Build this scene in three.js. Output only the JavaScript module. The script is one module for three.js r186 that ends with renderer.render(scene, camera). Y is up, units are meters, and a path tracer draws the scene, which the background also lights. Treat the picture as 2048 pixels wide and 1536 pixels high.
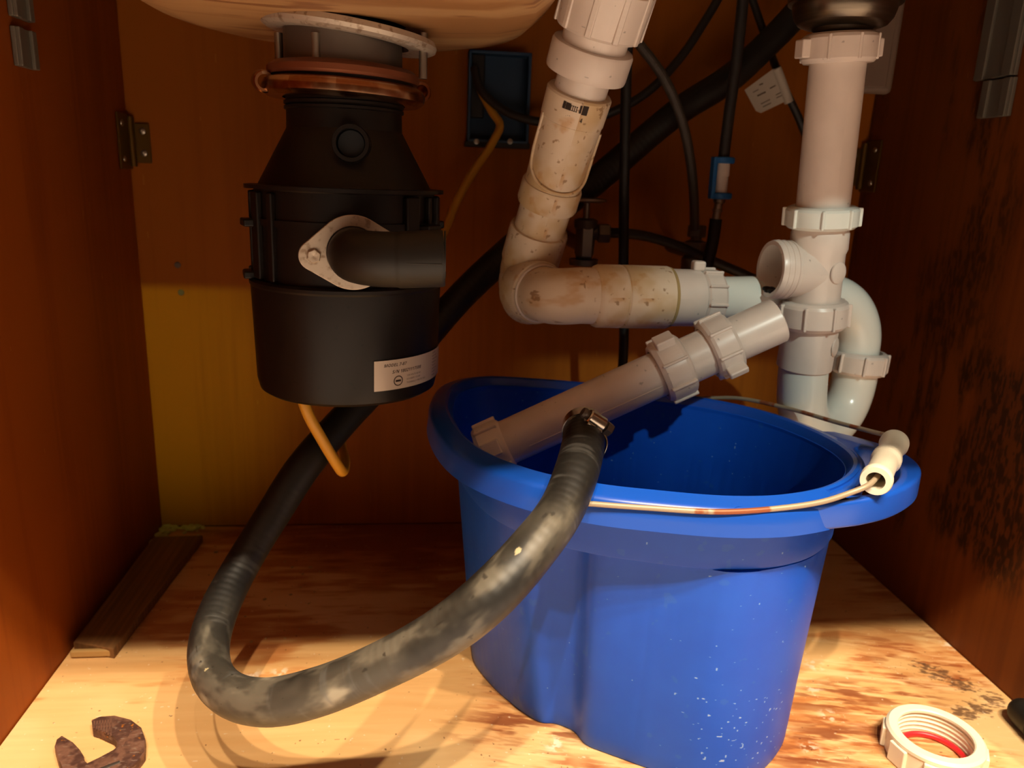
import * as THREE from 'three';
import { RoundedBoxGeometry } from 'three/addons/geometries/RoundedBoxGeometry.js';
import { RectAreaLightUniformsLib } from 'three/addons/lights/RectAreaLightUniformsLib.js';
import { mergeGeometries, mergeVertices, toCreasedNormals } from 'three/addons/utils/BufferGeometryUtils.js';

// ------------------------------------------------------------------ camera, exposure, lights
const scene = new THREE.Scene();
scene.background = new THREE.Color(0x000000);
const FOCAL = 1540, WIDE = 2048, HIGH = 1536;                 // focal length in pixels of the frame
const camera = new THREE.PerspectiveCamera(2 * Math.atan(HIGH / 2 / FOCAL) * 180 / Math.PI, WIDE / HIGH, 0.02, 30);
camera.rotation.order = 'YXZ';
camera.position.set(0.3298, 0.4499, 0.9473);
camera.rotation.set(-0.2624, -0.1194, 0.0402);
camera.focus = 0.52; camera.userData.fStop = 9;
camera.updateMatrixWorld(true);
scene.add(camera);

const renderer = new THREE.WebGLRenderer({ antialias: true });
renderer.toneMapping = THREE.LinearToneMapping;
renderer.toneMappingExposure = 1.0;
renderer.shadowMap.enabled = true;
RectAreaLightUniformsLib.init();

// kitchen ceiling track: four heads over the floor in front of the sink; two low lamps across the room
const TRACK = { y: 2.18, z: 1.72, xs: [0.22, 0.54, 0.86, 1.2], dz: [0.02, 0.04, -0.03, -0.06], colour: 0xffeacb, power: 11.6 };
const LOW = [
  { at: [0.02, 1.87, 2.90], to: [0.022, 0.205, 0.0], cone: 0.060, soft: 0.85, colour: 0xe4ff58, power: 12 },
  { at: [0.88, 1.88, 2.55], to: [0.665, 0.34, 0.30], cone: 0.074, soft: 0.8, colour: 0xf2fff0, power: 10 },
];
const FILL_PANEL = { at: [0.45, 2.285, 1.06], size: [1.5, 0.36], colour: 0xffeee2, power: 33 };   // unseen area light added as fill, above the floor before the sink

// ------------------------------------------------------------------ helpers
const V = (x, y, z) => new THREE.Vector3(x, y, z);
const rayTo = (px, py) => V((px - WIDE / 2) / FOCAL, -(py - HIGH / 2) / FOCAL, -1).applyQuaternion(camera.quaternion);
const P = (px, py, z) => { const d = rayTo(px, py); return camera.position.clone().addScaledVector(d, (z - camera.position.z) / d.z); };
const PF = (px, py, y = 0) => { const d = rayTo(px, py); return camera.position.clone().addScaledVector(d, (y - camera.position.y) / d.y); };
const PX = (px, py, x) => { const d = rayTo(px, py); return camera.position.clone().addScaledVector(d, (x - camera.position.x) / d.x); };
const toPixel = (p) => { const q = p.clone().applyMatrix4(camera.matrixWorldInverse); return [WIDE / 2 + FOCAL * q.x / -q.z, HIGH / 2 - FOCAL * q.y / -q.z]; };
let seed = 7; const rnd = () => { seed = (seed * 1664525 + 1013904223) >>> 0; return seed / 4294967296; };
const lerp = (a, b, t) => a + (b - a) * t, clamp = (v, a = 0, b = 1) => Math.min(b, Math.max(a, v)), smooth = (a, b, v) => { const t = clamp((v - a) / (b - a)); return t * t * (3 - 2 * t); };
const hash = (x, y, s) => { let h = (x * 374761393 + y * 668265263 + s * 1274126177) | 0; h = Math.imul(h ^ (h >>> 13), 1274126177); return ((h ^ (h >>> 16)) >>> 0) / 4294967296; };
function noise(x, y, s = 0) {
  const i = Math.floor(x), j = Math.floor(y), fx = x - i, fy = y - j, u = fx * fx * (3 - 2 * fx), v = fy * fy * (3 - 2 * fy);
  return lerp(lerp(hash(i, j, s), hash(i + 1, j, s), u), lerp(hash(i, j + 1, s), hash(i + 1, j + 1, s), u), v);
}
const fbm = (x, y, s = 0, o = 4) => { let a = 0, w = 0.5, t = 0; for (let k = 0; k < o; k++) { a += w * noise(x, y, s + k * 17); t += w; x *= 2.03; y *= 2.03; w *= 0.5; } return a / t; };

const taken = {};
function numbered(name) { const n = taken[name] = (taken[name] ?? -1) + 1; return n ? `${name}_${String(n).padStart(3, '0')}` : name; }
function tag(o, label, category, group) { o.userData = { ...o.userData, label, category }; if (group) o.userData.group = group; return o; }
function thing(name, label, category, at = [0, 0, 0], group) {
  const o = new THREE.Group(); o.name = numbered(name); o.position.set(...(at.isVector3 ? at.toArray() : at)); scene.add(o);
  return tag(o, label, category, group);
}
// a mesh under parent; geometry is given in world metres and moved into the parent's frame
function part(name, geo, mat, parent, label) {
  let g = Array.isArray(geo) ? mergeGeometries(geo.map((q) => { const c = q.index ? q.toNonIndexed() : q.clone(); for (const k of Object.keys(c.attributes)) if (!['position', 'normal', 'uv'].includes(k)) c.deleteAttribute(k); return c; })) : geo;
  const m = new THREE.Mesh(g, mat); m.name = name; m.castShadow = m.receiveShadow = true;
  if (parent) {
    parent.add(m); parent.updateWorldMatrix(true, false);
    g = m.geometry = g.clone(); g.applyMatrix4(parent.matrixWorld.clone().invert());
  } else scene.add(m);
  if (label) m.userData.label = label;
  return m;
}
function structure(name, geo, mat, parent) { const m = part(name, geo, mat, parent); if (!parent) m.userData.kind = 'structure'; return m; }
const crease = (g, a = 0.6) => toCreasedNormals(g.scale(1000, 1000, 1000), a).scale(0.001, 0.001, 0.001);   // its welding tolerance is 1 cm, so work in millimetres
const UP = V(0, 1, 0);
function orient(g, from, dir) { g.applyQuaternion(new THREE.Quaternion().setFromUnitVectors(UP, dir.clone().normalize())); return g.translate(from.x, from.y, from.z); }
// turned body: profile of [distance along the axis, radius] from a point in a direction
function turned(profile, from, dir, seg = 48, a = 0.55) {
  let g = new THREE.LatheGeometry(profile.map(([s, r]) => new THREE.Vector2(Math.max(r, 0), s)), seg);
  const uv = g.attributes.uv, pos = g.attributes.position; let n = profile.length, len = [0];
  for (let i = 1; i < n; i++) len[i] = len[i - 1] + Math.hypot(profile[i][0] - profile[i - 1][0], profile[i][1] - profile[i - 1][1]);
  const rm = Math.max(...profile.map((q) => q[1]));
  for (let i = 0; i < uv.count; i++) uv.setXY(i, uv.getX(i) * rm * 6.283, len[i % n]);
  return orient(crease(g, a), from, dir);
}
const pipeProfile = (L, ro, ri, c = 0.001) => [[0, ri], [0, ro - c], [c, ro], [L - c, ro], [L, ro - c], [L, ri], [0, ri]];
// round section carried along a curve; r may be a function of t; uv in metres
function sweep(pts, r, { n = 96, seg = 20, closed = false, cap = true, tension = 0.5, line = false } = {}) {
  const curve = line ? pts : new THREE.CatmullRomCurve3(pts, closed, 'centripetal', tension);
  const F = curve.computeFrenetFrames(n, closed), L = curve.getLength(), pos = [], uv = [], idx = [];
  const rf = typeof r === 'function' ? r : () => r;
  for (let i = 0; i <= n; i++) {
    const p = curve.getPointAt(i / n), R = rf(i / n);
    for (let j = 0; j <= seg; j++) {
      const a = j / seg * Math.PI * 2, k = Math.min(i, F.normals.length - 1);
      const d = F.normals[k].clone().multiplyScalar(Math.cos(a)).addScaledVector(F.binormals[k], Math.sin(a));
      pos.push(p.x + d.x * R, p.y + d.y * R, p.z + d.z * R); uv.push(j / seg * R * 6.283, i / n * L);
    }
  }
  const w = seg + 1;
  for (let i = 0; i < n; i++) for (let j = 0; j < seg; j++) idx.push(i * w + j, i * w + j + 1, (i + 1) * w + j, i * w + j + 1, (i + 1) * w + j + 1, (i + 1) * w + j);
  if (cap && !closed) for (const e of [0, n]) {
    const p = curve.getPointAt(e / n), c = pos.length / 3; pos.push(p.x, p.y, p.z); uv.push(0, e / n * L);
    for (let j = 0; j < seg; j++) e ? idx.push(e * w + j, e * w + j + 1, c) : idx.push(j + 1, j, c);
  }
  const g = new THREE.BufferGeometry();
  g.setAttribute('position', new THREE.Float32BufferAttribute(pos, 3)); g.setAttribute('uv', new THREE.Float32BufferAttribute(uv, 2)); g.setIndex(idx);
  g.computeVertexNormals();
  const N = g.attributes.normal;                                         // close the seam of the shading
  for (let i = 0; i <= n; i++) { const a = i * w, b = a + seg, x = N.getX(a) + N.getX(b), y = N.getY(a) + N.getY(b), z = N.getZ(a) + N.getZ(b), l = Math.hypot(x, y, z) || 1; N.setXYZ(a, x / l, y / l, z / l); N.setXYZ(b, x / l, y / l, z / l); }
  return cap && !closed ? crease(g, 0.9) : g;
}
function box(cx, cy, cz, w, h, d, r = 0.002) { return new RoundedBoxGeometry(w, h, d, 2, Math.min(r, w / 2.01, h / 2.01, d / 2.01)).translate(cx, cy, cz); }
function boxUV(g, s = 1) {                                               // uv in metres from the face's own plane
  const q = g.index ? g.toNonIndexed() : g; const p = q.attributes.position, nn = q.attributes.normal, uv = new Float32Array(p.count * 2);
  for (let i = 0; i < p.count; i++) { const x = Math.abs(nn.getX(i)), y = Math.abs(nn.getY(i)), z = Math.abs(nn.getZ(i)); const [a, b] = x > y && x > z ? [p.getZ(i), p.getY(i)] : y > z ? [p.getX(i), p.getZ(i)] : [p.getX(i), p.getY(i)]; uv[2 * i] = a * s; uv[2 * i + 1] = b * s; }
  q.setAttribute('uv', new THREE.BufferAttribute(uv, 2)); return q;
}
// slip nut with grip ribs and lugs, standing on its axis
function nut(from, dir, r, h, bore, ribs = 8, lugs = 2, phase = 0, rib = 0.0022) {
  const out = [turned([[0, bore], [0, r * 0.9], [h * 0.14, r], [h * 0.82, r], [h * 0.93, r * 0.95], [h, r * 0.86], [h, bore], [0, bore]], V(0, 0, 0), UP, 56, 0.45)];
  for (let k = 0; k < ribs; k++) {
    const big = lugs && k % Math.round(ribs / lugs) === 0, w = big ? 0.013 : 0.0026, t = big ? 0.009 : rib * 2;
    out.push(box(r + (big ? 0.0012 : 0), h * 0.5, 0, t, h * (big ? 0.62 : 0.86), w, 0.0012).rotateY(phase + k / ribs * Math.PI * 2));
  }
  return out.map((g) => orient(g, from, dir));
}
// ------------------------------------------------------------------ textures
function texture(w, h, fn, size, srgb = true) {
  const d = new Uint8Array(w * h * 4);
  for (let y = 0; y < h; y++) for (let x = 0; x < w; x++) { const c = fn((x + 0.5) / w, (y + 0.5) / h), i = (y * w + x) * 4; d[i] = clamp(c[0], 0, 255); d[i + 1] = clamp(c[1], 0, 255); d[i + 2] = clamp(c[2], 0, 255); d[i + 3] = 255; }
  const t = new THREE.DataTexture(d, w, h); t.magFilter = THREE.LinearFilter; t.minFilter = THREE.LinearMipmapLinearFilter; t.generateMipmaps = true;
  t.wrapS = t.wrapT = THREE.RepeatWrapping; if (size) t.repeat.set(1 / size[0], 1 / size[1]); if (srgb) t.colorSpace = THREE.SRGBColorSpace; t.needsUpdate = true; return t;
}
const mix = (a, b, t) => [lerp(a[0], b[0], t), lerp(a[1], b[1], t), lerp(a[2], b[2], t)];
const tint = (a, k) => [a[0] * k, a[1] * k, a[2] * k];
const std = (o) => new THREE.MeshStandardMaterial(o), phy = (o) => new THREE.MeshPhysicalMaterial(o);

// varnished panel ply with upright grain; `mould` adds the black speckle of the damp side
function panelWood(base, dark, s, mould) {
  return texture(768, 768, (u, v) => {
    const x = u * 0.65, y = v * 0.65, g = fbm(x * 190, y * 5, s, 3), f = fbm(x * 26, y * 2.2, s + 50, 4), p = fbm(x * 9, y * 7, s + 90, 3);
    let c = mix(base, dark, clamp((g - 0.5) * 1.1 + (f - 0.45) * 1.3 + (p - 0.5) * 0.5, 0, 1) * 0.75);
    if (mould) c = mould(c, x, y);
    const scr = noise(x * 700, y * 30, s + 7); if (scr > 0.985) c = mix(c, [225, 180, 130], 0.25);
    return c;
  }, [0.65, 0.65]);
}
const M = {};
M.sideWood = phy({ map: panelWood([146, 72, 16], [118, 52, 10], 3), roughness: 0.55, specularIntensity: 0.35 });
M.backWood = phy({ map: panelWood([150, 84, 12], [128, 68, 8], 11), roughness: 0.6, specularIntensity: 0.35 });
// uv of the right panel: u = z, v = y in metres
M.mouldWood = phy({
  map: panelWood([118, 60, 16], [92, 42, 10], 23, (c, z, y) => {
    const zone = Math.max(smooth(0.09, 0.02, Math.abs(z - 0.21 - 0.12 * (fbm(y * 9, 3, 4) - 0.5))) * smooth(0.02, 0.12, y) * 0.55, smooth(0.1, 0.03, Math.abs(z - 0.285 - 0.1 * (0.3 - y))) * smooth(0.06, 0.14, y) * smooth(0.36, 0.24, y), smooth(0.06, 0.0, z) * 0.4);
    const streak = fbm(z * 90, y * 16, 31, 4), fine = fbm(z * 420, y * 110, 77, 3), blot = fbm(z * 26, y * 9, 5, 3);
    const k = smooth(0.44, 0.62, streak * 0.55 + blot * 0.45 + (zone - 0.45) * 0.3) * (0.35 + 0.65 * smooth(0.4, 0.62, fine)) * clamp(zone * 1.5);
    return mix(c, [34, 19, 10], k * 0.72);
  }), roughness: 0.55, specularIntensity: 0.5,
});
// cabinet floor: raw, worn ply with stains and paint flecks placed in cabinet metres (u = x, v = z)
const floorMarks = { mould: [[1850, 1335], [1882, 1350], [1925, 1372], [1985, 1398], [1958, 1416], [1900, 1440], [1930, 1425]].map(([a, b]) => PF(a, b)), burn: [[1668, 1470], [1690, 1385], [1800, 1392], [1650, 1400], [1640, 1510], [1120, 1460], [1060, 1430], [1010, 1450]].map(([a, b]) => PF(a, b)), white: [[1625, 1375], [1660, 1432], [1620, 1495], [505, 1352], [1110, 1490], [1900, 1290], [560, 1345], [1628, 1330]].map(([a, b]) => PF(a, b)) };
M.floorWood = std({
  map: texture(1792, 1216, (u, v) => {
    const x = u * 0.9, z = v * 0.61, wob = (fbm(x * 4, z * 6, 8, 3) - 0.5) * 0.05;
    const g = fbm(x * 7, (z + wob) * 110, 2, 4), cath = fbm(x * 3, (z + wob * 2) * 24, 15, 3), p = fbm(x * 8, z * 9, 40, 4);
    let c = mix([226, 180, 120], [204, 148, 86], clamp((g - 0.5) * 0.7 + (cath - 0.5) * 1.0 + 0.25));
    c = mix(c, [231, 194, 138], smooth(0.45, 0.7, p) * 0.7);
    const worn = smooth(0.36, 0.52, x + 0.25 * (fbm(x * 7, z * 7, 61, 3) - 0.5)) * smooth(0.24, 0.33, z);      // scuffed half by the bucket
    const sk = z - 0.22 * x, sc = fbm(x * 34, sk * 260, 71, 4), sb = fbm(x * 11, z * 15, 81, 4);
    c = mix(c, [178, 100, 48], worn * smooth(0.46, 0.7, sb * 0.7 + 0.3 * fbm(x * 60, sk * 200, 87, 3)) * 0.62);
    c = mix(c, [140, 66, 26], worn * smooth(0.52, 0.7, fbm(x * 46, sk * 230, 91, 4)) * smooth(0.4, 0.6, sb) * 0.7);
    c = mix(c, [240, 198, 146], worn * smooth(0.6, 0.7, sc) * 0.55);
    // reddish brown painted in to darken the shaded rear, ragged, streaked along the grain
    const rearShade = fbm(x * 5 + 3, z * 7, 33, 5) + 0.35 * (fbm(x * 22, z * 130, 34, 4) - 0.5) + 0.9 * (0.12 - z);
    c = mix(c, [180, 108, 52], smooth(0.4, 0.56, rearShade) * 0.75);
    c = mix(c, [138, 72, 32], smooth(0.55, 0.72, rearShade) * 0.7);
    let mk = 0; for (const q of floorMarks.mould) mk = Math.max(mk, smooth(0.024, 0.002, Math.hypot((x - q.x) * 0.9, z - q.z)));
    c = mix(c, [70, 44, 28], smooth(0.52, 0.7, mk * 0.42 + fbm(x * 230, sk * 420, 51, 4) * 0.6 - 0.04) * 0.65 * smooth(0, 0.3, mk));
    let bk = 0; for (const q of floorMarks.burn) bk = Math.max(bk, smooth(0.045, 0.004, Math.hypot((x - q.x) * 0.6, (z - q.z) * 1.6)));
    c = mix(c, [118, 56, 24], bk * smooth(0.42, 0.64, fbm(x * 40, sk * 190, 57, 4)) * 0.75);
    let wk = 0; for (const q of floorMarks.white) wk = Math.max(wk, smooth(0.014, 0.001, Math.hypot(x - q.x, z - q.z)));
    c = mix(c, [236, 226, 210], wk * smooth(0.45, 0.62, fbm(x * 210, z * 260, 67, 3)) * 0.7);
    if (fbm(x * 310, z * 330, 19, 2) > 0.885) c = mix(c, [238, 222, 196], 0.6);
    if (fbm(x * 300, z * 300, 29, 2) < 0.1) c = mix(c, [70, 36, 18], 0.6);
    return c;
  }, [0.9, 0.61]), roughness: 0.62,
  bumpMap: texture(896, 608, (u, v) => { const x = u * 0.9, z = v * 0.61; const k = 128 + 120 * (fbm(x * 12, z * 220, 2, 3) - 0.5) + 60 * (fbm(x * 90, z * 120, 9, 3) - 0.5); return [k, k, k]; }, [0.9, 0.61], false), bumpScale: 0.0006,
});
M.rawWood = std({ color: 0x8a6034, map: texture(128, 256, (u, v) => tint([255, 250, 240], 0.75 + 0.3 * fbm(u * 22, v * 3, 5, 3)), [0.06, 0.3]), roughness: 0.75 });
M.pvc = phy({ color: 0xded3cb, roughness: 0.32, clearcoat: 0.2, clearcoatRoughness: 0.3, map: texture(256, 256, (u, v) => tint([255, 253, 250], 0.95 + 0.06 * fbm(u * 8, v * 8, 3, 3) - (fbm(u * 40, v * 40, 9, 2) > 0.9 ? 0.22 : 0)), [0.16, 0.16]) });
M.pvcWhite = phy({ color: 0xdfe2da, roughness: 0.25, clearcoat: 0.35, clearcoatRoughness: 0.2 });
M.pvcStained = phy({
  color: 0xffffff, roughness: 0.45, clearcoat: 0.1, clearcoatRoughness: 0.5,
  map: texture(640, 640, (u, v) => {
    const p = fbm(u * 6, v * 6, 12, 4), q = fbm(u * 15, v * 15, 22, 4), s = fbm(u * 44, v * 44, 35, 3);
    let c = mix([220, 202, 178], [204, 176, 134], smooth(0.4, 0.66, p));
    c = mix(c, [186, 132, 76], smooth(0.58, 0.76, q) * 0.5); c = mix(c, [120, 80, 42], smooth(0.74, 0.82, s) * 0.55);
    return c;
  }, [0.22, 0.22]),
});
M.pvcGrime = std({ color: 0xa78f5e, roughness: 0.8 });
M.black = phy({ color: 0x16110e, roughness: 0.42, specularIntensity: 0.6, map: texture(256, 256, (u, v) => tint([255, 250, 242], 0.86 + 0.2 * fbm(u * 9, v * 9, 4, 4) - (fbm(u * 50, v * 50, 6, 2) > 0.84 ? 0.4 : 0)), [0.2, 0.2]) });
M.blackDeep = std({ color: 0x0d0c0c, roughness: 0.55 });
M.rubber = std({ color: 0x17140f, roughness: 0.55 });
M.bluehole = std({ color: 0x0e1418, roughness: 0.5 });
M.zinc = std({ color: 0xc4bcb0, metalness: 0.55, roughness: 0.5, map: texture(256, 256, (u, v) => { const s = fbm(u * 20, v * 20, 5, 4); return mix([255, 250, 244], [170, 146, 124], smooth(0.58, 0.8, s) * 0.6); }, [0.09, 0.09]) });
M.steel = std({ color: 0x9b948a, metalness: 0.9, roughness: 0.32 });
M.darkSteel = std({ color: 0x6a6058, metalness: 0.75, roughness: 0.45 });
M.clamp = std({ color: 0xb9b0a2, metalness: 1, roughness: 0.24 });
M.strainer = std({ color: 0x7a7064, metalness: 0.95, roughness: 0.3, map: texture(256, 64, (u, v) => tint([255, 252, 246], 0.7 + 0.35 * fbm(u * 6, v * 40, 8, 3)), [0.3, 0.06]) });
M.copper = std({ color: 0xbfa58e, metalness: 1, roughness: 0.26, map: texture(256, 256, (u, v) => mix([255, 244, 230], [206, 160, 126], smooth(0.4, 0.7, fbm(u * 9, v * 9, 6, 4))), [0.12, 0.12]) });
M.rustyRing = std({ color: 0x8a5236, metalness: 0.7, roughness: 0.45 });
M.rust = std({ color: 0xffffff, metalness: 0.35, roughness: 0.62, map: texture(384, 384, (u, v) => { const a = fbm(u * 9, v * 9, 3, 4), b = fbm(u * 34, v * 34, 9, 3); let c = mix([128, 90, 72], [88, 58, 48], smooth(0.4, 0.62, a)); c = mix(c, [196, 112, 34], smooth(0.68, 0.76, b * 0.6 + a * 0.42)); return mix(c, [150, 128, 112], smooth(0.66, 0.8, fbm(u * 22, v * 60, 15, 3)) * 0.6); }, [0.1, 0.1]), bumpMap: texture(192, 192, (u, v) => { const k = 255 * fbm(u * 30, v * 30, 4, 3); return [k, k, k]; }, [0.1, 0.1], false), bumpScale: 0.0008 });
M.wire = std({ color: 0xffffff, metalness: 0.35, roughness: 0.5, map: texture(32, 512, (u, v) => mix([168, 151, 126], [150, 84, 52], smooth(0.5, 0.58, fbm(0.5, v * 26, 4, 3) + 0.06 * (noise(u * 9, v * 300, 2) - 0.5))), [0.02, 0.45]) });
M.bucket = phy({
  color: 0xffffff, roughness: 0.42, specularIntensity: 0.6, clearcoat: 0.1, clearcoatRoughness: 0.3,
  map: texture(1024, 512, (u, v) => {                                       // u: once round, v: 0 at the foot to 1 at the rim
    let c = mix([9, 78, 196], [14, 85, 204], fbm(u * 40, v * 12, 3, 3));
    const low = smooth(0.07, 0.02, Math.abs(u - 0.095)) * smooth(0.7, 0.2, v), f = fbm(u * 340, v * 90, 13, 2); if (f > 0.925 - 0.1 * low) c = mix(c, [176, 196, 230], 0.85);
    if (fbm(u * 90, v * 22, 23, 3) > 0.8) c = mix(c, [70, 110, 190], 0.3);
    return c;
  }),
});
M.bucketRim = phy({ color: 0x0d4cb4, roughness: 0.34, clearcoat: 0.25, clearcoatRoughness: 0.25 });
M.grip = phy({ color: 0xe6dcc4, roughness: 0.35, clearcoat: 0.2, clearcoatRoughness: 0.3 });
M.sink = std({ color: 0xf0e6e0, roughness: 0.5, map: texture(512, 512, (u, v) => { const a = fbm(u * 3, v * 16, 4, 4), b = fbm(u * 7, v * 40, 14, 3); let c = mix([196, 160, 112], [170, 128, 82], smooth(0.4, 0.65, a)); return mix(c, [128, 82, 50], smooth(0.64, 0.76, b) * 0.6); }, [0.45, 0.45]) });
M.enamel = std({ color: 0xb9a58c, roughness: 0.35 });
M.outletBox = std({ color: 0x1b3f60, roughness: 0.5 });
M.outletIn = std({ color: 0x163856, roughness: 0.6 });
M.yellow = std({ color: 0xd39a2c, roughness: 0.45 });
M.braid = std({ color: 0x4c443d, metalness: 0.3, roughness: 0.5, bumpMap: texture(64, 64, (u, v) => { const k = 128 + 127 * Math.sin((u + v) * 6.283 * 8) * Math.sin((u - v) * 6.283 * 8); return [k, k, k]; }, [0.03, 0.03], false), bumpScale: 0.0004 });
M.cord = std({ color: 0x242120, roughness: 0.5 });
M.clip = std({ color: 0x1763a6, roughness: 0.4 });
M.brass = std({ color: 0x6e5424, metalness: 0.75, roughness: 0.4 });
M.greyMetal = std({ color: 0x7c786e, metalness: 0.55, roughness: 0.45 });
M.paper = std({ color: 0xb8aea0, roughness: 0.7 });
M.red = phy({ color: 0xd6202a, roughness: 0.4, clearcoat: 0.3 });
M.ivory = phy({ color: 0xefe8cc, roughness: 0.42, clearcoat: 0.12, clearcoatRoughness: 0.4 });
M.clearPlastic = std({ color: 0x6e5c50, roughness: 0.5 });
M.whitePaint = std({ color: 0xe6e2da, roughness: 0.8 });
M.kitchenWall = std({ color: 0x6a5240, roughness: 0.7 });
M.tile = std({ color: 0xd9cdc4, roughness: 0.45 });
M.lampShell = std({ color: 0xd8d4cc, roughness: 0.4, metalness: 0.3 });
M.glow = std({ color: 0xffffff, emissive: 0xffd9ae, emissiveIntensity: 2 });
const printed = (w, h, draw) => { const c = document.createElement('canvas'); c.width = w; c.height = h; draw(c.getContext('2d'), w, h); const t = new THREE.CanvasTexture(c); t.colorSpace = THREE.SRGBColorSpace; return t; };

// ------------------------------------------------------------------ the cabinet and the kitchen it opens to
const W = 0.875, D = 0.62, H = 0.72, T = 0.018;
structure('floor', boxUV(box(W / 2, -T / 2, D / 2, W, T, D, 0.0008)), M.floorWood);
structure('wall_left', boxUV(box(-T / 2 - 0.0008, H / 2 - 0.06, D / 2, T, H + 0.12, D, 0.0008)), M.sideWood);
structure('wall_right', boxUV(box(W + T / 2 + 0.0008, H / 2 - 0.06, D / 2, T, H + 0.12, D, 0.0008)), M.mouldWood);
const backWall = structure('wall_back', boxUV(box(W / 2, H / 2, -T / 2 - 0.0008, W + 2 * T, H, T, 0.0008)), M.backWood);
structure('countertop_slab', boxUV(box(0.45, H + 0.02, 0.375, 3.6, 0.04, 0.77, 0.004)), M.enamel);
structure('trim_1', boxUV(box(W / 2, 0.686, D + 0.009, W + 0.002, 0.068, 0.018, 0.002)), M.sideWood);                                  // rail under the worktop
structure('trim_2', boxUV(box(-0.68, 0.3, D + 0.009, 1.36, 0.84, 0.018, 0.002)), M.sideWood);                                         // fronts of the cabinets either side
structure('trim_3', boxUV(box(W + 0.68, 0.3, D + 0.009, 1.36, 0.84, 0.018, 0.002)), M.sideWood);
structure('trim_4', boxUV(box(W / 2, -0.063, D + 0.009, W + 0.002, 0.09, 0.018, 0.002)), M.sideWood);
const KX0 = -1.35, KX1 = 2.25, KZ = 3.3, KY0 = -0.115, KY1 = 2.3;
structure('floor_kitchen', boxUV(box((KX0 + KX1) / 2, KY0 - 0.02, KZ / 2, KX1 - KX0, 0.04, KZ, 0.001)), M.tile);
structure('ceiling_kitchen', boxUV(box((KX0 + KX1) / 2, KY1 + 0.03, KZ / 2, KX1 - KX0 + 0.2, 0.06, KZ + 0.2, 0.001)), M.whitePaint);
structure('wall_kitchen_left', boxUV(box(KX0 - 0.04, 1.1, KZ / 2, 0.08, 2.5, KZ + 0.2, 0.001)), M.kitchenWall);
structure('wall_kitchen_right', boxUV(box(KX1 + 0.04, 1.1, KZ / 2, 0.08, 2.5, KZ + 0.2, 0.001)), M.kitchenWall);
structure('wall_kitchen_front', boxUV(box((KX0 + KX1) / 2, 1.1, KZ + 0.04, KX1 - KX0 + 0.16, 2.5, 0.08, 0.001)), M.kitchenWall);
structure('wall_kitchen_back', boxUV(box((KX0 + KX1) / 2, 1.53, -0.06, KX1 - KX0 + 0.16, 1.56, 0.08, 0.001)), M.kitchenWall);
for (const [a, b] of [[355, 530], [362, 585]]) {                             // two screw heads let into the back panel
  const p = P(a, b, 0);
  part('screw', [turned([[0, 0.0036], [0.0006, 0.0036], [0.001, 0.003], [0.001, 0.0008], [0.0004, 0]], V(p.x, p.y, -0.0004), V(0, 0, 1), 20)], M.darkSteel, backWall);
}

// ------------------------------------------------------------------ lamps
TRACK.xs.forEach((x, i) => {
  const z = TRACK.z + TRACK.dz[i], p = V(x, TRACK.y, z), dir = V(0.43 + (x - 0.43) * 0.3, 0.05, 0.5).sub(p).normalize();
  const lamp = thing('spot_lamp', ['white ceiling spot lamp at the window end of the track', 'white ceiling spot lamp second along the kitchen track', 'white ceiling spot lamp third along the kitchen track', 'white ceiling spot lamp at the far end of the track'][i], 'lamp', p);
  part('lamp_shade', turned([[-0.09, 0.012], [-0.085, 0.03], [-0.02, 0.036], [0.03, 0.04], [0.03, 0.037], [-0.02, 0.033], [-0.08, 0.026]], p, dir, 32), M.lampShell, lamp);
  part('bulb', turned([[0, 0], [0, 0.03], [0.004, 0.026], [0.008, 0]], p, dir, 24), M.glow, lamp);
  part('stem', sweep([p.clone().addScaledVector(dir, -0.085), V(x, KY1 - 0.03, z), V(x, KY1 + 0.002, z)], 0.006, { n: 12, seg: 10 }), M.lampShell, lamp);
  const s = new THREE.SpotLight(TRACK.colour, TRACK.power, 0, 0.85, 0.6, 2); s.position.copy(p).addScaledVector(dir, 0.02); s.target.position.copy(p).addScaledVector(dir, 2);
  s.castShadow = true; s.shadow.radius = 0.9; s.shadow.mapSize.set(2048, 2048); s.shadow.bias = -0.0005; scene.add(s, s.target);
});
{
  const [x, y, z] = FILL_PANEL.at, [w, d] = FILL_PANEL.size, o = thing('added_fill_panel', 'unseen flat fill light panel added on the kitchen ceiling', 'lamp', [x, y, z]);
  part('frame', [box(x - w / 2, y, z, 0.02, 0.03, d + 0.02, 0.003), box(x + w / 2, y, z, 0.02, 0.03, d + 0.02, 0.003), box(x, y, z - d / 2, w, 0.03, 0.02, 0.003), box(x, y, z + d / 2, w, 0.03, 0.02, 0.003)], M.lampShell, o);
  part('diffuser', box(x, y + 0.006, z, w, 0.01, d, 0.002), std({ color: 0xffffff, emissive: FILL_PANEL.colour, emissiveIntensity: 0.8 }), o);
  const l = new THREE.RectAreaLight(FILL_PANEL.colour, FILL_PANEL.power, w, d); l.position.set(x, y - 0.004, z); l.lookAt(x, y - 1, z); scene.add(l);
}
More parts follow.
